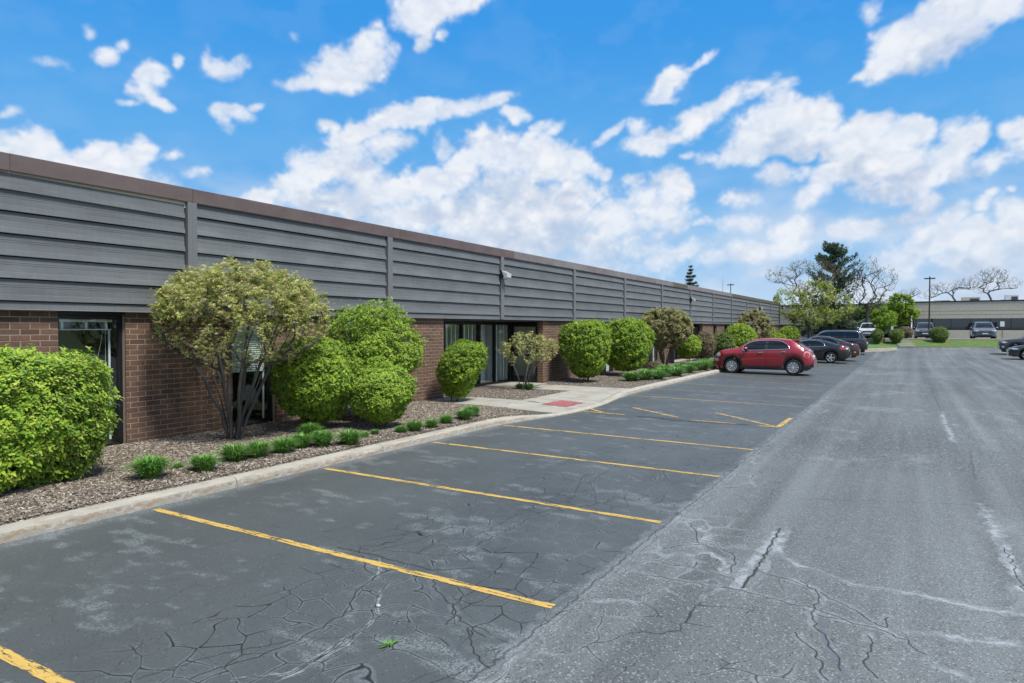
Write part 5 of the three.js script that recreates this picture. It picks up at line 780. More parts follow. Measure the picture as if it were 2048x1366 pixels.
// pine and spruce: whorls of needled boughs
const needleGeo = (n, L, seed) => { const r = rng(seed), l = []; for (let k = 0; k < n; k++) { const g = new THREE.BufferGeometry(), w = L * 0.05; g.setAttribute('position', new THREE.Float32BufferAttribute([-w, 0, 0, w, 0, 0, 0, L * (0.7 + 0.5 * r()), 0], 3)); g.setIndex([0, 1, 2]); g.computeVertexNormals(); g.rotateY(r() * 3.14); g.rotateZ((r() - 0.5) * 2.4); g.rotateY(r() * 6.28); l.push(g); } return mergeGeometries(l); };
function conifer({ x, y, z, h, rad, label, seed, whorls, per, up, start = 0.15, tuft = 0.3, tufts = 9, profile, name, skip = 0, loose = 0.24 }) {
  const g = group(name, x, y, z), r = rng(seed), root = { p: V3(0, -0.2, 0), depth: 0, r: h * 0.022 }, nodes = [root], spots = []; let cur = root; const axis = [];
  for (let k = 1; k <= 24; k++) { const f = k / 24; cur = { p: V3((r() - 0.5) * 0.1, h * f, (r() - 0.5) * 0.1), parent: cur, r: h * 0.02 * (1.02 - f), kids: true }; nodes.push(cur); axis.push(cur); }
  for (let w = 0; w < whorls; w++) {
    const f = start + (1 - start) * (w + 0.3 * r()) / whorls, R = rad * profile(f);
    for (let q = 0; q < per; q++) {
      if (r() < skip) continue;
      const t = r() * 6.283, len = R * (0.35 + 0.95 * r()), a = axis[Math.min(23, Math.floor(f * 24))], yb = h * f; let c = { p: V3(0, yb, 0), parent: a, r: 0.02 + len * 0.012, kids: true }; nodes.push(c);
      for (let s = 1; s <= 5; s++) { const e = s / 5; c = { p: V3(Math.cos(t + 0.2 * (r() - 0.5)) * len * e, yb + len * up(e) + (r() - 0.5) * 0.08, Math.sin(t + 0.2 * (r() - 0.5)) * len * e), parent: c, r: (0.02 + len * 0.012) * (1.05 - e), kids: true }; nodes.push(c);
        for (let m = 0; m < Math.ceil(tufts * (e > 0.3 ? 1 : 0.3) * Math.min(1.4, len)); m++) { const back = r(), side = (r() - 0.5) * len * 0.62 * (1.2 - e); spots.push({ p: c.p.clone().lerp(c.parent.p, back).add(V3(-Math.sin(t) * side + (r() - 0.5) * 0.25, (r() - 0.35) * loose + 0.15 * Math.abs(side), Math.cos(t) * side + (r() - 0.5) * 0.25)), n: V3(Math.cos(t) * 0.7 + (r() - 0.5), 0.7 + r() * 0.5, Math.sin(t) * 0.7 + (r() - 0.5)).normalize() }); } }
    }
  }
  mesh('trunk', limbs(nodes, 6), barkMat, g); foliage('crown', g, spots, [needleGeo(18, tuft, seed + 1), needleGeo(18, tuft, seed + 2)], std([1, 1, 1], 0.8, { side: THREE.DoubleSide }), pal.dark, seed + 4, [0.8, 1.3]);
  return LBL(g, label, 'tree', 'trees beyond the lot');
}
conifer({ x: -7.6, y: 0.9, z: -88.2, h: 11, rad: 3.1, label: 'tall dark pine with an open crown above the parked cars', seed: 301, whorls: 19, per: 5, up: (e) => 0.25 * e + 0.3 * e * e, start: 0.08, tuft: 0.2, tufts: 26, profile: (f) => (f < 0.5 ? 1.02 - 0.25 * Math.abs(f - 0.3) : 1.0 - 1.45 * (f - 0.5)), name: 'pine_tree', skip: 0.3, loose: 0.62 });
conifer({ x: -25, y: 0, z: -89.8, h: 10.5, rad: 3.4, label: 'pointed spruce top rising behind the long roof', seed: 302, whorls: 17, per: 6, skip: 0.15, up: (e) => -0.12 * e + 0.2 * e * e, start: 0.3, tuft: 0.17, tufts: 13, profile: (f) => 1.03 - f, name: 'spruce_tree' });
// dark leafy screen low behind the cars
for (const [x, z, a, y1, k, label] of [[-7.2, -92, 2.0, 3.2, 41, 'dark low evergreen mass under the pine'], [-4.4, -93.5, 1.8, 2.9, 42, 'dark evergreen shrub under the bare twigged tree'], [-10.2, -94, 1.6, 2.6, 43, 'dark evergreen shrub behind the yellow green tree']]) bush({ x, z, a, y0: 0.7, y1, n: 2.2, count: 1500, kind: 'dark', geos: BIG, label, seed: k, grp: 'evergreens in the back', lump: 0.2 });
// bushes that stand beyond the frame across the lane, seen mirrored in the glass

// ------------------------------------------------------------------ cars
const lin1 = (P) => (x) => { if (x <= P[0][0]) return P[0][1]; for (let k = 0; k + 1 < P.length; k++) if (x <= P[k + 1][0]) return mix(P[k][1], P[k + 1][1], (x - P[k][0]) / (P[k + 1][0] - P[k][0])); return P[P.length - 1][1]; };
const smoothed = (f, s, lo, hi) => (x) => { let t = 0, w = 0; for (let k = -4; k <= 4; k++) { const q = Math.exp(-k * k / 5), xx = x + k * s / 4; if (xx < lo || xx > hi) continue; t += f(xx) * q; w += q; } return t / w; };
const glossBlack = phys([0.006, 0.007, 0.008], 0.06, { clearcoat: 1, clearcoatRoughness: 0.03 }), carGlass = phys([0.008, 0.012, 0.012], 0.03, { ior: 1.45 });
const chrome = std([0.75, 0.76, 0.77], 0.18, { metalness: 1 }), rubber = std([0.012, 0.012, 0.012], 0.85), cladding = std([0.022, 0.023, 0.025], 0.7), rimMat = std([0.72, 0.73, 0.74], 0.35, { metalness: 0.6 }), rimDark = std([0.008, 0.008, 0.009], 0.7);
const lampRed = phys([0.42, 0.015, 0.012], 0.12, { clearcoat: 1 }), lampClear = phys([0.62, 0.65, 0.67], 0.12, { clearcoat: 1, metalness: 0.3 }), lampAmber = phys([0.7, 0.25, 0.02], 0.15, { clearcoat: 1 }), plateMat = std([0.6, 0.62, 0.66], 0.5);
const paint = (c, m = 0.0) => phys(c, 0.32, { clearcoat: 1, clearcoatRoughness: 0.04, metalness: m });
function wheelGeos(R, w, spokes, style) {
  const tp = [[R * 0.68, -w * 0.42], [R * 0.74, -w * 0.5], [R * 0.93, -w * 0.5], [R * 0.985, -w * 0.42], [R, -w * 0.3], [R, w * 0.3], [R * 0.985, w * 0.42], [R * 0.93, w * 0.5], [R * 0.74, w * 0.5], [R * 0.68, w * 0.42]].map(([x, y]) => new THREE.Vector2(x, y));
  const tyre = new THREE.LatheGeometry(tp, 40).rotateX(Math.PI / 2);
  const rim = [new THREE.TorusGeometry(R * 0.665, R * 0.03, 8, 40).translate(0, 0, w * 0.42), new THREE.CylinderGeometry(R * 0.12, R * 0.14, 0.03, 20).rotateX(Math.PI / 2).translate(0, 0, w * 0.42)];
  for (let k = 0; k < spokes; k++) {
    const a = k / spokes * Math.PI * 2, bar = (off, tilt, w0, r0, r1) => new THREE.BoxGeometry(R * (r1 - r0), R * w0, 0.03).translate(R * (r0 + r1) / 2, 0, 0).rotateZ(tilt).translate(0, 0, 0).rotateZ(a + off).translate(0, 0, w * 0.42);
    if (style === 'twin') rim.push(bar(-0.1, 0.06, 0.055, 0.1, 0.66), bar(0.1, -0.06, 0.055, 0.1, 0.66), bar(0.24, 0.02, 0.045, 0.36, 0.66)); else rim.push(bar(0, 0, 0.15, 0.1, 0.66), bar(0.12, 0.08, 0.06, 0.3, 0.66));
  }
  const well = new THREE.CylinderGeometry(R * 0.67, R * 0.67, w * 0.5, 32).rotateX(Math.PI / 2).translate(0, 0, -w * 0.05);
  return { tyre, rim: merge(rim), well };
}
function car(s) {
  const g = group(s.name, s.x, s.y, s.z, s.turn ?? 0), k = s.scale ?? 1.07; g.scale.setScalar(k);
  const L = s.L, lo = 0, hi = L, R = s.R, ax = s.axles;
  const top = smoothed(lin1(s.top), s.soft ?? 0.09, lo, hi), belt0 = smoothed(lin1(s.belt), 0.15, lo, hi), hw = smoothed(lin1(s.plan), 0.12, lo, hi), sill = smoothed(lin1(s.low), 0.08, lo, hi);
  const low = (x) => { let y = sill(x); for (const a of ax) { const q = R + 0.075, d = x - a; if (Math.abs(d) < q) y = Math.max(y, R + Math.sqrt(q * q - d * d)); } return y; };
  const tilt = s.tilt ?? 0.42;
  const section = (x) => {
    const T = top(x), yl = Math.min(low(x), T - 0.1), B = Math.max(yl + 0.06, Math.min(belt0(x), T - 0.05)), H = T - B, z = hw(x), zr = Math.max(z * 0.45, 0.955 * z - tilt * H), cr = Math.min(0.1, H * 0.4), m = (B + yl) / 2;
    return [[yl, z * 0.9], [yl + 0.025, z * 0.955], [mix(yl, B, 0.3), z * 0.985], [m + (B - yl) * 0.08, z], [B - (B - yl) * 0.16, z * 0.99], [B - 0.015, z * 0.972], [B + H * 0.02, z * 0.955], [B + H * 0.35, mix(0.955 * z, zr, 0.36)], [B + (H - cr) * 0.8, mix(0.955 * z, zr, 0.8)], [T - cr, zr], [T - cr * 0.45, zr - cr * 0.35], [T - cr * 0.14, zr - cr * 1.1], [T - cr * 0.03, zr * 0.55], [T, 0]];
  };
  const zAt = (x, y) => { const q = section(x); for (let i = 0; i + 1 < q.length; i++) if (y >= q[i][0] && y <= q[i + 1][0]) return mix(q[i][1], q[i + 1][1], (y - q[i][0]) / Math.max(1e-5, q[i + 1][0] - q[i][0])); return y < q[0][0] ? q[0][1] : 0; };
  // the body shell
  const xs = []; for (let x = 0; x <= L + 1e-6; x += L / 130) xs.push(Math.min(x, L)); for (const a of ax) for (const d of [-1, 1]) for (const e of [0.074, 0.07, 0.06]) xs.push(a + d * (R + e)); xs.sort((a, b) => a - b);
  const pos = [], idx = [], N = 27;
  xs.forEach((x, i) => { const q = section(x), bulge = i === 0 || i === xs.length - 1 ? 0.97 : 1; for (let e = 0; e < 14; e++) pos.push(x, q[e][0], q[e][1] * bulge); for (let e = 12; e >= 0; e--) pos.push(x, q[e][0], -q[e][1] * bulge); if (i) for (let e = 0; e < N - 1; e++) { const a = (i - 1) * N + e, b = i * N + e; idx.push(a, a + 1, b, b, a + 1, b + 1); } });
  for (const i of [0, xs.length - 1]) { const base = i * N, c = pos.length / 3, q = section(xs[i]); pos.push(xs[i] + (i ? 0.03 : -0.03), (q[0][0] + q[13][0]) / 2, 0); for (let e = 0; e < N; e++) { const a = base + e, b = base + (e + 1) % N; i ? idx.push(a, c, b) : idx.push(a, b, c); } }
  const bg = new THREE.BufferGeometry(); bg.setAttribute('position', new THREE.Float32BufferAttribute(pos, 3)); bg.setIndex(idx); bg.computeVertexNormals();
  if (bg.attributes.normal.getZ(3) < 0) { for (let i = 0; i < idx.length; i += 3) { const t = idx[i]; idx[i] = idx[i + 1]; idx[i + 1] = t; } bg.setIndex(idx); bg.computeVertexNormals(); }
  const body = mesh('body', bg, s.paint, g);
  mesh('underbody', bx(0.25, L - 0.25, 0.2, 0.5, -s.plan[Math.floor(s.plan.length / 2)][1] * 0.85, s.plan[Math.floor(s.plan.length / 2)][1] * 0.85), rubber, g);
  // patches that follow the shell
  const onSide = (x0, x1, yb, yt, side, off = 0.006, nx = 14, ny = 5) => { const P = [], I = []; for (let i = 0; i <= nx; i++) { const x = mix(x0, x1, i / nx), a = yb(x), b = Math.max(a + 0.001, yt(x)); for (let j = 0; j <= ny; j++) { const y = mix(a, b, j / ny); P.push(x, y, side * (zAt(x, y) + off)); if (i < nx && j < ny) { const q = i * (ny + 1) + j; side > 0 ? I.push(q, q + ny + 1, q + 1, q + 1, q + ny + 1, q + ny + 2) : I.push(q, q + 1, q + ny + 1, q + 1, q + ny + 2, q + ny + 1); } } } const o = new THREE.BufferGeometry(); o.setAttribute('position', new THREE.Float32BufferAttribute(P, 3)); o.setIndex(I); o.computeVertexNormals(); return o; };
  const onTop = (x0, x1, f0, f1, off = 0.006, nx = 10) => { const P = [], I = [], nz = 12; for (let i = 0; i <= nx; i++) { const x = mix(x0, x1, i / nx), T = top(x), B = Math.min(belt0(x), T - 0.05), H = T - B; const q = section(x); for (let j = 0; j <= nz; j++) { const e = mix(f0, f1, j / nz), zz = e * q[9][1] * 0.97, az = Math.abs(zz); let y = T; for (let m = 9; m < 13; m++) if (az <= q[m][1] && az >= q[m + 1][1]) y = mix(q[m + 1][0], q[m][0], (az - q[m + 1][1]) / Math.max(1e-5, q[m][1] - q[m + 1][1])); P.push(x, y + off * 0.8, zz); if (i < nx && j < nz) { const a = i * (nz + 1) + j; I.push(a, a + 1, a + nz + 1, a + 1, a + nz + 2, a + nz + 1); } } } const o = new THREE.BufferGeometry(); o.setAttribute('position', new THREE.Float32BufferAttribute(P, 3)); o.setIndex(I); o.computeVertexNormals(); if (o.attributes.normal.getY(5) < 0) { I.reverse(); o.setIndex(I); o.computeVertexNormals(); } return o; };
  const inset = (x0, x1, cap, rr = 0.12) => { const yb = (x) => belt0(x) + 0.02, yt = (x) => { let t = Math.min(cap ?? 9, top(x) - (s.roofGap ?? 0.105)); const e0 = (x - x0) / rr, e1 = (x1 - x) / rr; return t; }; return [yb, yt]; };
  for (const side of [1, -1]) {
    for (const w of s.windows) { const [x0, x1, round] = w, [yb, yt0] = inset(x0, x1), yt = (x) => { let t = yt0(x); if (round) { const d = (x - (x1 - round)) / round; if (d > 0) t = mix(yb(x), t, Math.sqrt(Math.max(0, 1 - d * d))); } return t; }; mesh('side_window', onSide(x0, x1, yb, yt, side), carGlass, g);
    }
    for (let w = 0; w + 1 < s.windows.length; w++) { const x0 = s.windows[w][1] + 0.001, x1 = s.windows[w + 1][0] - 0.001, [yb, yt] = inset(x0, x1); mesh('door_pillar', onSide(x0, x1, yb, yt, side, 0.004, 3, 5), glossBlack, g); }
    if (s.trim) { const p = []; const A = s.windows[0][0], Z = s.windows[s.windows.length - 1][1], rd = s.windows[s.windows.length - 1][2] ?? 0.01, [yb, yt0] = inset(A, Z), yt = (x) => { let t = yt0(x); const d = (x - (Z - rd)) / rd; if (d > 0) t = mix(yb(x), t, Math.sqrt(Math.max(0, 1 - d * d))); return Math.max(t, yb(x)); }; for (let i = 0; i <= 30; i++) { const x = mix(A, Z, i / 30); p.push(V3(x, yt(x) + 0.012, side * (zAt(x, yt(x)) + 0.01))); } for (let i = 1; i < 12; i++) { const x = mix(Z, A, i / 11); p.push(V3(x, yb(x) - 0.008, side * (zAt(x, yb(x)) + 0.01))); } mesh('window_trim', new THREE.TubeGeometry(new THREE.CatmullRomCurve3(p, true, 'catmullrom', 0.3), 90, s.trim, 5, true), chrome, g); }
    if (s.rail) { const p = s.rail.map((x) => V3(x, top(x) - 0.05, side * (section(x)[9][1] - 0.02))); mesh('roof_rail', new THREE.TubeGeometry(new THREE.CatmullRomCurve3(p), 30, 0.018, 6), s.railMat ?? chrome, g); }
    for (const d of s.doors ?? []) mesh('door_gap', onSide(d - 0.005, d + 0.005, (x) => Math.max(low(x) + 0.06, sill(x) + 0.04), (x) => belt0(x) + 0.015, side, 0.002, 1, 10), rubber, g);
    for (const h of s.handles ?? []) { const y = belt0(h) - 0.1, z = zAt(h, y); mesh('door_handle', rbx(h - 0.1, h + 0.1, y - 0.016, y + 0.016, side * (z - 0.005), side * (z + 0.035), 0.012), s.handleMat ?? chrome, g); }
    if (s.mirror) { const [mx, my] = s.mirror, z = zAt(mx, my); const m = mesh('wing_mirror', new THREE.SphereGeometry(0.12, 16, 12).scale(0.75, 0.62, 0.9).translate(mx, my + 0.03, side * (z + 0.13)), s.paint, g); mesh('mirror_foot', rbx(mx - 0.05, mx + 0.06, my - 0.09, my - 0.01, side * (z - 0.02), side * (z + 0.12), 0.02), cladding, m); }
    if (s.clad) {
      mesh('sill_cladding', onSide(ax[0] + R, ax[1] - R, (x) => sill(x) - 0.01, (x) => sill(x) + 0.13, side, 0.012, 16, 3), cladding, g);
      for (const a of ax) { const P = [], I = []; for (let i = 0; i <= 28; i++) { const t = Math.PI * (1.12 - 1.24 * i / 28), r0 = R + 0.05, r1 = R + 0.15; for (const r of [r0, r1]) { const x = a + Math.cos(t) * r, y = Math.max(0.2, R + Math.sin(t) * r), z = zAt(x, Math.max(y, low(x) + 0.01)); P.push(x, y, side * (z + (r === r0 ? 0.028 : 0.012))); } if (i < 28) { const q = i * 2; side > 0 ? I.push(q, q + 1, q + 2, q + 1, q + 3, q + 2) : I.push(q, q + 2, q + 1, q + 1, q + 2, q + 3); } } const o = new THREE.BufferGeometry(); o.setAttribute('position', new THREE.Float32BufferAttribute(P, 3)); o.setIndex(I); o.computeVertexNormals(); mesh('arch_cladding', o, cladding, g); }
      mesh('bumper_cladding', onSide(L - 0.62, L - 0.01, (x) => sill(x), (x) => sill(x) + 0.17, side, 0.014, 10, 3), cladding, g);
    }
    const ell = (cx, cy, a, b, m, name, off) => mesh(name, onSide(cx - a, cx + a, (x) => cy - b * Math.sqrt(Math.max(0.0001, 1 - ((x - cx) / a) ** 2)), (x) => cy + b * Math.sqrt(Math.max(0.0001, 1 - ((x - cx) / a) ** 2)), side, off, 12, 6), m, g);
    for (const [n, cx, cy, a, b, m, off] of s.lamps ?? []) ell(cx, cy, a, b, m, n, off ?? 0.012);
  }
  mesh('windscreen', onTop(s.glass[0], s.glass[1], -0.98, 0.98), carGlass, g);
  mesh('rear_window', onTop(s.glass[2], s.glass[3], -0.93, 0.93), carGlass, g);
  const W = wheelGeos(R, s.tyreW ?? 0.22, s.spokes ?? 10, s.rimStyle);
  for (const a of ax) for (const side of [1, -1]) { const w = mesh('wheel', W.tyre, rubber, g); w.position.set(a, R, side * (hw(a) - 0.13)); if (side < 0) w.rotation.y = Math.PI; mesh('rim', W.rim, rimMat, w); mesh('wheel_well', W.well, rimDark, w); }
  for (const f of s.extra ?? []) f(g, { top, zAt, hw, sill, belt0 });
  return LBL(g, s.label, 'car');
}
const front = (x, y0, y1, w, m, name, t = 0.03) => (g) => mesh(name, rbx(x - t, x + t, y0, y1, -w, w, 0.025), m, g);
const pair = (x, y0, y1, z0, z1, m, name, t = 0.04) => (g) => { for (const s of [-1, 1]) mesh(name, rbx(x - t, x + t, y0, y1, s * z0, s * z1, 0.03), m, g); };
// red crossover
car({ name: 'red_crossover', x: -8.43, y: -0.01, z: -35.27, scale: 1.085, L: 4.25, R: 0.335, axles: [0.87, 3.46], tyreW: 0.225, spokes: 10, rimStyle: 'twin', paint: paint([0.27, 0.006, 0.015]), tilt: 0.42, roofGap: 0.11,
  top: [[0, 0.56], [0.04, 0.76], [0.12, 0.9], [0.26, 1.0], [0.55, 1.075], [0.85, 1.11], [1.08, 1.135], [1.28, 1.27], [1.55, 1.455], [1.78, 1.54], [2.1, 1.58], [2.5, 1.59], [2.95, 1.575], [3.3, 1.54], [3.52, 1.46], [3.66, 1.36], [3.9, 1.18], [4.05, 1.08], [4.16, 0.86], [4.25, 0.62]],
  belt: [[0, 0.62], [0.3, 0.86], [0.9, 0.97], [1.25, 1.02], [2.3, 1.07], [3.4, 1.12], [3.9, 1.02], [4.25, 0.66]], plan: [[0, 0.52], [0.15, 0.72], [0.5, 0.88], [1, 0.9], [3.3, 0.9], [3.8, 0.85], [4.1, 0.73], [4.25, 0.6]], low: [[0, 0.3], [0.4, 0.22], [3.6, 0.22], [4.0, 0.26], [4.25, 0.36]],
  windows: [[1.36, 2.28], [2.42, 3.3, 0.55]], trim: 0.015, doors: [1.22, 2.34, 3.22], handles: [2.1, 3.08], mirror: [1.5, 1.1], clad: true, glass: [1.14, 1.68, 3.6, 3.88],
  lamps: [['headlight', 0.24, 0.84, 0.13, 0.085, lampClear], ['fog_light', 0.17, 0.6, 0.09, 0.065, lampClear], ['tail_light_ring', 3.99, 0.88, 0.12, 0.15, std([0.4, 0.37, 0.38], 0.4), 0.012], ['tail_light', 4.0, 0.87, 0.095, 0.125, lampRed, 0.024]],
  extra: [front(4.18, 0.74, 0.84, 0.26, plateMat, 'number_plate'), front(0.0, 0.28, 0.46, 0.5, cladding, 'lower_grille'), (g) => mesh('spoiler', rbx(3.36, 3.68, 1.47, 1.53, -0.52, 0.52, 0.02), g.children[0].material, g), (g) => mesh('tailgate_handle', rbx(4.05, 4.14, 1.0, 1.04, -0.3, 0.3, 0.015), chrome, g), (g) => mesh('roof_aerial', new THREE.CylinderGeometry(0.006, 0.01, 0.22, 6).rotateZ(-0.6).translate(3.36, 1.64, 0), rubber, g)],
  label: 'bright red crossover parked nose to the kerb with multi spoke wheels' });
// black sedan
car({ name: 'black_sedan', x: -8.15, y: -0.02, z: -48.55, scale: 1.07, L: 4.63, R: 0.32, axles: [0.93, 3.63], spokes: 5, paint: paint([0.006, 0.0075, 0.009]), tilt: 0.46, roofGap: 0.09,
  top: [[0, 0.5], [0.06, 0.68], [0.3, 0.78], [0.8, 0.88], [1.25, 0.96], [1.6, 1.15], [2.05, 1.36], [2.45, 1.415], [2.9, 1.39], [3.4, 1.27], [3.9, 1.1], [4.2, 1.03], [4.48, 1.0], [4.57, 0.86], [4.63, 0.6]],
  belt: [[0, 0.55], [0.3, 0.7], [1.2, 0.87], [2.3, 0.93], [3.6, 0.98], [4.3, 0.97], [4.63, 0.7]], plan: [[0, 0.5], [0.2, 0.75], [0.6, 0.88], [1.2, 0.9], [3.6, 0.9], [4.2, 0.86], [4.5, 0.76], [4.63, 0.6]], low: [[0, 0.25], [0.4, 0.18], [3.8, 0.19], [4.3, 0.25], [4.63, 0.34]],
  windows: [[1.6, 2.42], [2.52, 3.3, 0.3]], trim: 0.014, doors: [1.35, 2.46, 3.3], handles: [2.2, 3.15], handleMat: glossBlack, mirror: [1.72, 0.95], glass: [1.3, 1.98, 3.0, 3.85],
  lamps: [['headlight', 0.3, 0.68, 0.18, 0.05, lampClear], ['tail_light', 4.28, 0.88, 0.2, 0.085, lampRed], ['tail_light_inner', 4.5, 0.86, 0.07, 0.05, lampClear, 0.016]],
  extra: [front(4.6, 0.6, 0.7, 0.26, plateMat, 'number_plate')], label: 'glossy black sedan parked beyond the red crossover, red tail lamp showing' });
// maroon sedan
car({ name: 'maroon_sedan', x: -7.95, y: -0.02, z: -52.3, scale: 1.07, L: 4.75, R: 0.33, axles: [0.95, 3.75], spokes: 5, paint: paint([0.025, 0.006, 0.008]), tilt: 0.42, roofGap: 0.09,
  top: [[0, 0.55], [0.08, 0.78], [0.4, 0.92], [1.2, 1.06], [1.6, 1.3], [2.0, 1.53], [2.4, 1.58], [2.9, 1.55], [3.5, 1.38], [4.0, 1.18], [4.3, 1.1], [4.6, 1.06], [4.69, 0.9], [4.75, 0.6]],
  belt: [[0, 0.6], [0.3, 0.8], [1.2, 0.97], [2.3, 1.02], [3.6, 1.06], [4.4, 1.03], [4.75, 0.75]], plan: [[0, 0.5], [0.2, 0.75], [0.6, 0.9], [3.8, 0.92], [4.4, 0.86], [4.75, 0.62]], low: [[0, 0.28], [0.4, 0.2], [3.9, 0.2], [4.75, 0.34]],
  windows: [[1.6, 2.5], [2.6, 3.6, 0.5]], trim: 0.012, doors: [1.35, 2.55], handles: [2.3, 3.3], mirror: [1.7, 1.05], glass: [1.28, 1.95, 3.2, 3.95], lamps: [['tail_light', 4.5, 0.95, 0.1, 0.05, phys([0.12, 0.008, 0.01], 0.12, { clearcoat: 1 })], ['side_reflector', 4.52, 0.55, 0.06, 0.04, lampAmber]], extra: [front(4.71, 0.65, 0.75, 0.26, plateMat, 'number_plate')], label: 'dark maroon sedan between the black sedan and the black truck like wagon' });
// large black wagon
car({ name: 'large_black_wagon', x: -8.6, y: 0.0, z: -63.2, scale: 1.07, L: 5.35, R: 0.385, axles: [0.98, 4.1], spokes: 6, paint: paint([0.006, 0.0085, 0.011]), tilt: 0.26, roofGap: 0.13, soft: 0.06,
  top: [[0, 0.8], [0.06, 1.12], [0.4, 1.2], [1.45, 1.26], [1.8, 1.55], [2.15, 1.82], [2.5, 1.89], [3.5, 1.91], [4.7, 1.88], [4.85, 1.83], [5.1, 1.4], [5.22, 1.2], [5.3, 0.9], [5.35, 0.6]],
  belt: [[0, 0.9], [0.4, 1.08], [1.5, 1.16], [3.5, 1.2], [4.9, 1.22], [5.35, 0.9]], plan: [[0, 0.7], [0.2, 0.93], [0.7, 1.0], [4.7, 1.0], [5.2, 0.92], [5.35, 0.8]], low: [[0, 0.35], [0.4, 0.26], [4.6, 0.28], [5.35, 0.42]],
  windows: [[1.75, 2.65], [2.75, 3.75], [3.85, 4.85, 0.2]], trim: 0.016, doors: [1.6, 2.7, 3.8], handles: [2.5, 3.55], handleMat: glossBlack, mirror: [1.85, 1.25], rail: [2.0, 2.5, 3.5, 4.5, 4.75], glass: [1.5, 2.1, 4.88, 5.08], lamps: [['tail_light', 5.12, 1.08, 0.15, 0.1, phys([0.06, 0.004, 0.006], 0.1, { clearcoat: 1 })], ['tail_light_trim', 5.08, 1.21, 0.18, 0.012, chrome], ['headlight', 0.2, 1.0, 0.13, 0.06, lampClear]], extra: [front(5.33, 0.62, 0.7, 0.75, chrome, 'bumper_strip'), front(5.31, 0.85, 0.95, 0.26, plateMat, 'number_plate')], label: 'large black wagon with roof rails, farthest of the row by the kerb' });
// cars nosing in from the right edge
car({ name: 'dark_utility_car', x: 6.3, y: gy(8, -66) + 0.02, z: -67.5, scale: 1.07, L: 4.95, R: 0.38, axles: [0.98, 3.85], spokes: 6, paint: paint([0.02, 0.026, 0.032]), tilt: 0.3, roofGap: 0.12,
  top: [[0, 0.75], [0.05, 1.02], [0.3, 1.1], [1.3, 1.2], [1.75, 1.5], [2.1, 1.7], [2.6, 1.77], [4.2, 1.76], [4.7, 1.4], [4.95, 0.8]], belt: [[0, 0.8], [0.4, 1.0], [1.4, 1.1], [4.0, 1.16], [4.95, 0.9]], plan: [[0, 0.72], [0.2, 0.9], [0.6, 0.96], [4.4, 0.96], [4.95, 0.78]], low: [[0, 0.4], [0.35, 0.3], [4.3, 0.28], [4.95, 0.4]],
  windows: [[1.7, 2.5], [2.6, 3.4], [3.5, 4.4, 0.3]], trim: 0.014, doors: [1.55, 2.55], handles: [2.35], mirror: [1.85, 1.18], clad: true, glass: [1.36, 2.05, 4.45, 4.68], lamps: [['headlight', 0.26, 0.93, 0.16, 0.06, lampClear], ['marker_lamp', 0.42, 0.93, 0.05, 0.04, lampAmber, 0.016], ['fog_surround', 0.2, 0.6, 0.1, 0.08, chrome]], extra: [front(0.0, 0.68, 0.98, 0.5, glossBlack, 'grille'), front(-0.015, 0.56, 0.62, 0.6, chrome, 'bumper_strip')], label: 'dark grey tall car at the right edge, the farther of two facing left' });
car({ name: 'dark_green_sedan', x: 6.2, y: gy(8, -60) + 0.0, z: -60.6, scale: 1.07, L: 4.7, R: 0.33, axles: [0.95, 3.7], spokes: 5, paint: paint([0.02, 0.03, 0.03]), tilt: 0.42, roofGap: 0.09,
  top: [[0, 0.6], [0.08, 0.76], [0.5, 0.9], [1.2, 1.0], [1.7, 1.3], [2.1, 1.44], [2.9, 1.44], [3.7, 1.2], [4.4, 1.05], [4.7, 0.7]], belt: [[0, 0.62], [0.4, 0.78], [1.2, 0.9], [4.3, 1.0], [4.7, 0.75]], plan: [[0, 0.52], [0.2, 0.74], [0.6, 0.88], [4.2, 0.88], [4.7, 0.6]], low: [[0, 0.26], [0.4, 0.2], [4.7, 0.3]],
  windows: [[1.65, 2.4], [2.5, 3.4, 0.4]], trim: 0.013, doors: [1.4, 2.45], handles: [2.2], mirror: [1.75, 0.98], glass: [1.26, 2.0, 3.2, 3.9], lamps: [['headlight', 0.32, 0.72, 0.2, 0.05, lampClear]], extra: [front(0.0, 0.5, 0.66, 0.34, glossBlack, 'grille')], label: 'dark green low sedan cut off by the right edge, the nearer of two facing left' });
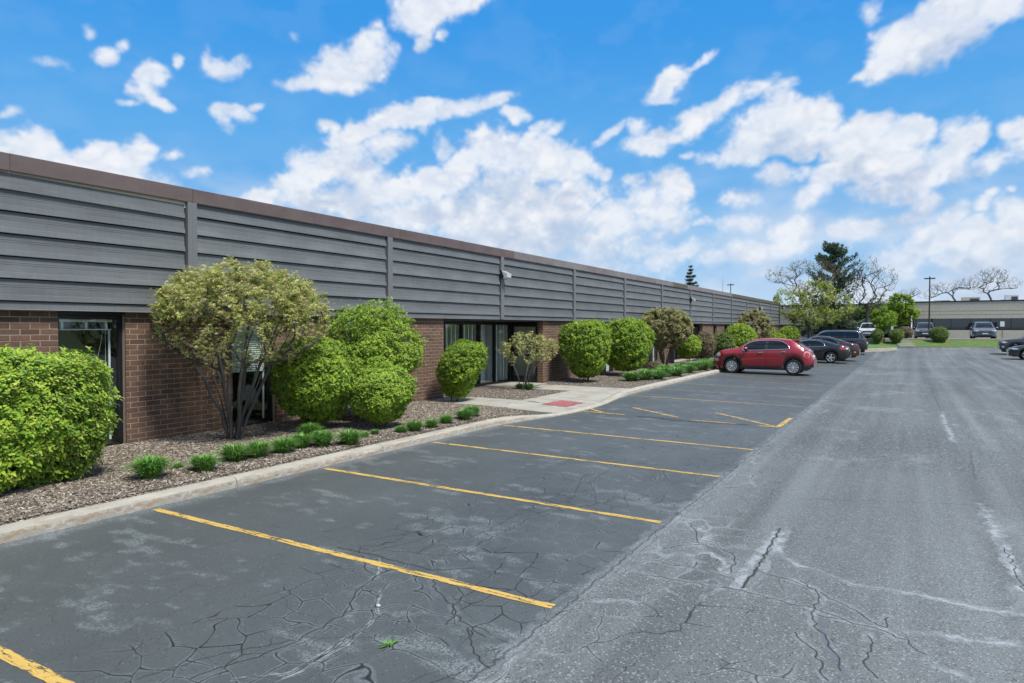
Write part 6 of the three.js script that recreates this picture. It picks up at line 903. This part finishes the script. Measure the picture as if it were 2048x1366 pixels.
// cars on the upper lot facing the camera
const up90 = Math.PI / 2;
const upperCar = (name, x, z, turn, p, h, w, label, extraTop) => car({ name, x: x, y: UP, z, turn, scale: 1.07, L: 4.8, R: 0.35, axles: [0.95, 3.75], spokes: 6, paint: p, tilt: 0.34, roofGap: 0.11,
  top: [[0, 0.62], [0.05, 0.86 * h / 1.75], [0.3, 0.98 * h / 1.75], [0.95, 1.1 * h / 1.75], [1.4, 1.4 * h / 1.75], [1.85, 1.66 * h / 1.75], [2.4, h], [4.0, h - 0.03], [4.6, 1.3], [4.8, 0.8]], belt: [[0, 0.66], [0.4, 0.88], [1.2, 1.0], [4.2, 1.08], [4.8, 0.85]], plan: [[0, w * 0.72], [0.2, w * 0.9], [0.6, w * 0.98], [4.2, w], [4.8, w * 0.8]], low: [[0, 0.3], [0.4, 0.24], [4.8, 0.34]],
  windows: [[1.45, 2.3], [2.4, 3.3], [3.4, 4.2, 0.3]], doors: [1.3, 2.35], mirror: [1.55, 1.08], glass: [1.0, 1.82, 4.2, 4.5], rail: extraTop ? [2.0, 2.6, 3.8] : null, lamps: [['headlight', 0.3, 0.84, 0.18, 0.06, lampClear]],
  extra: [front(-0.01, 0.66, 0.82, w * 0.5, glossBlack, 'grille'), pair(0.06, 0.76, 0.88, w * 0.55, w * 0.8, lampClear, 'headlight_face'), front(0.0, 0.32, 0.46, w * 0.6, cladding, 'lower_grille'), front(-0.035, 0.5, 0.6, 0.24, plateMat, 'number_plate', 0.012), (g) => mesh('grille_bar', rbx(-0.05, -0.03, 0.73, 0.755, -w * 0.45, w * 0.45, 0.005), chrome, g)], label });
upperCar('grey_minivan', 6.75, -84.3, up90, paint([0.10, 0.12, 0.15], 0.3), 1.72, 0.98, 'blue grey minivan facing the camera on the upper lot');
upperCar('dark_suv', 1.5, -82.6, up90, paint([0.03, 0.04, 0.05], 0.2), 1.68, 0.92, 'dark grey car behind the light pole base on the upper lot', true);
upperCar('white_suv', -3.95, -85.2, up90, paint([0.55, 0.57, 0.6]), 1.66, 0.92, 'white car on the upper lot facing the camera, left of the others', true);
upperCar('dark_van', -2.5, -93.5, up90 + 0.1, paint([0.012, 0.012, 0.014]), 1.6, 0.9, 'black car half hidden in shade under the green trees');
renderer.render(scene, camera);
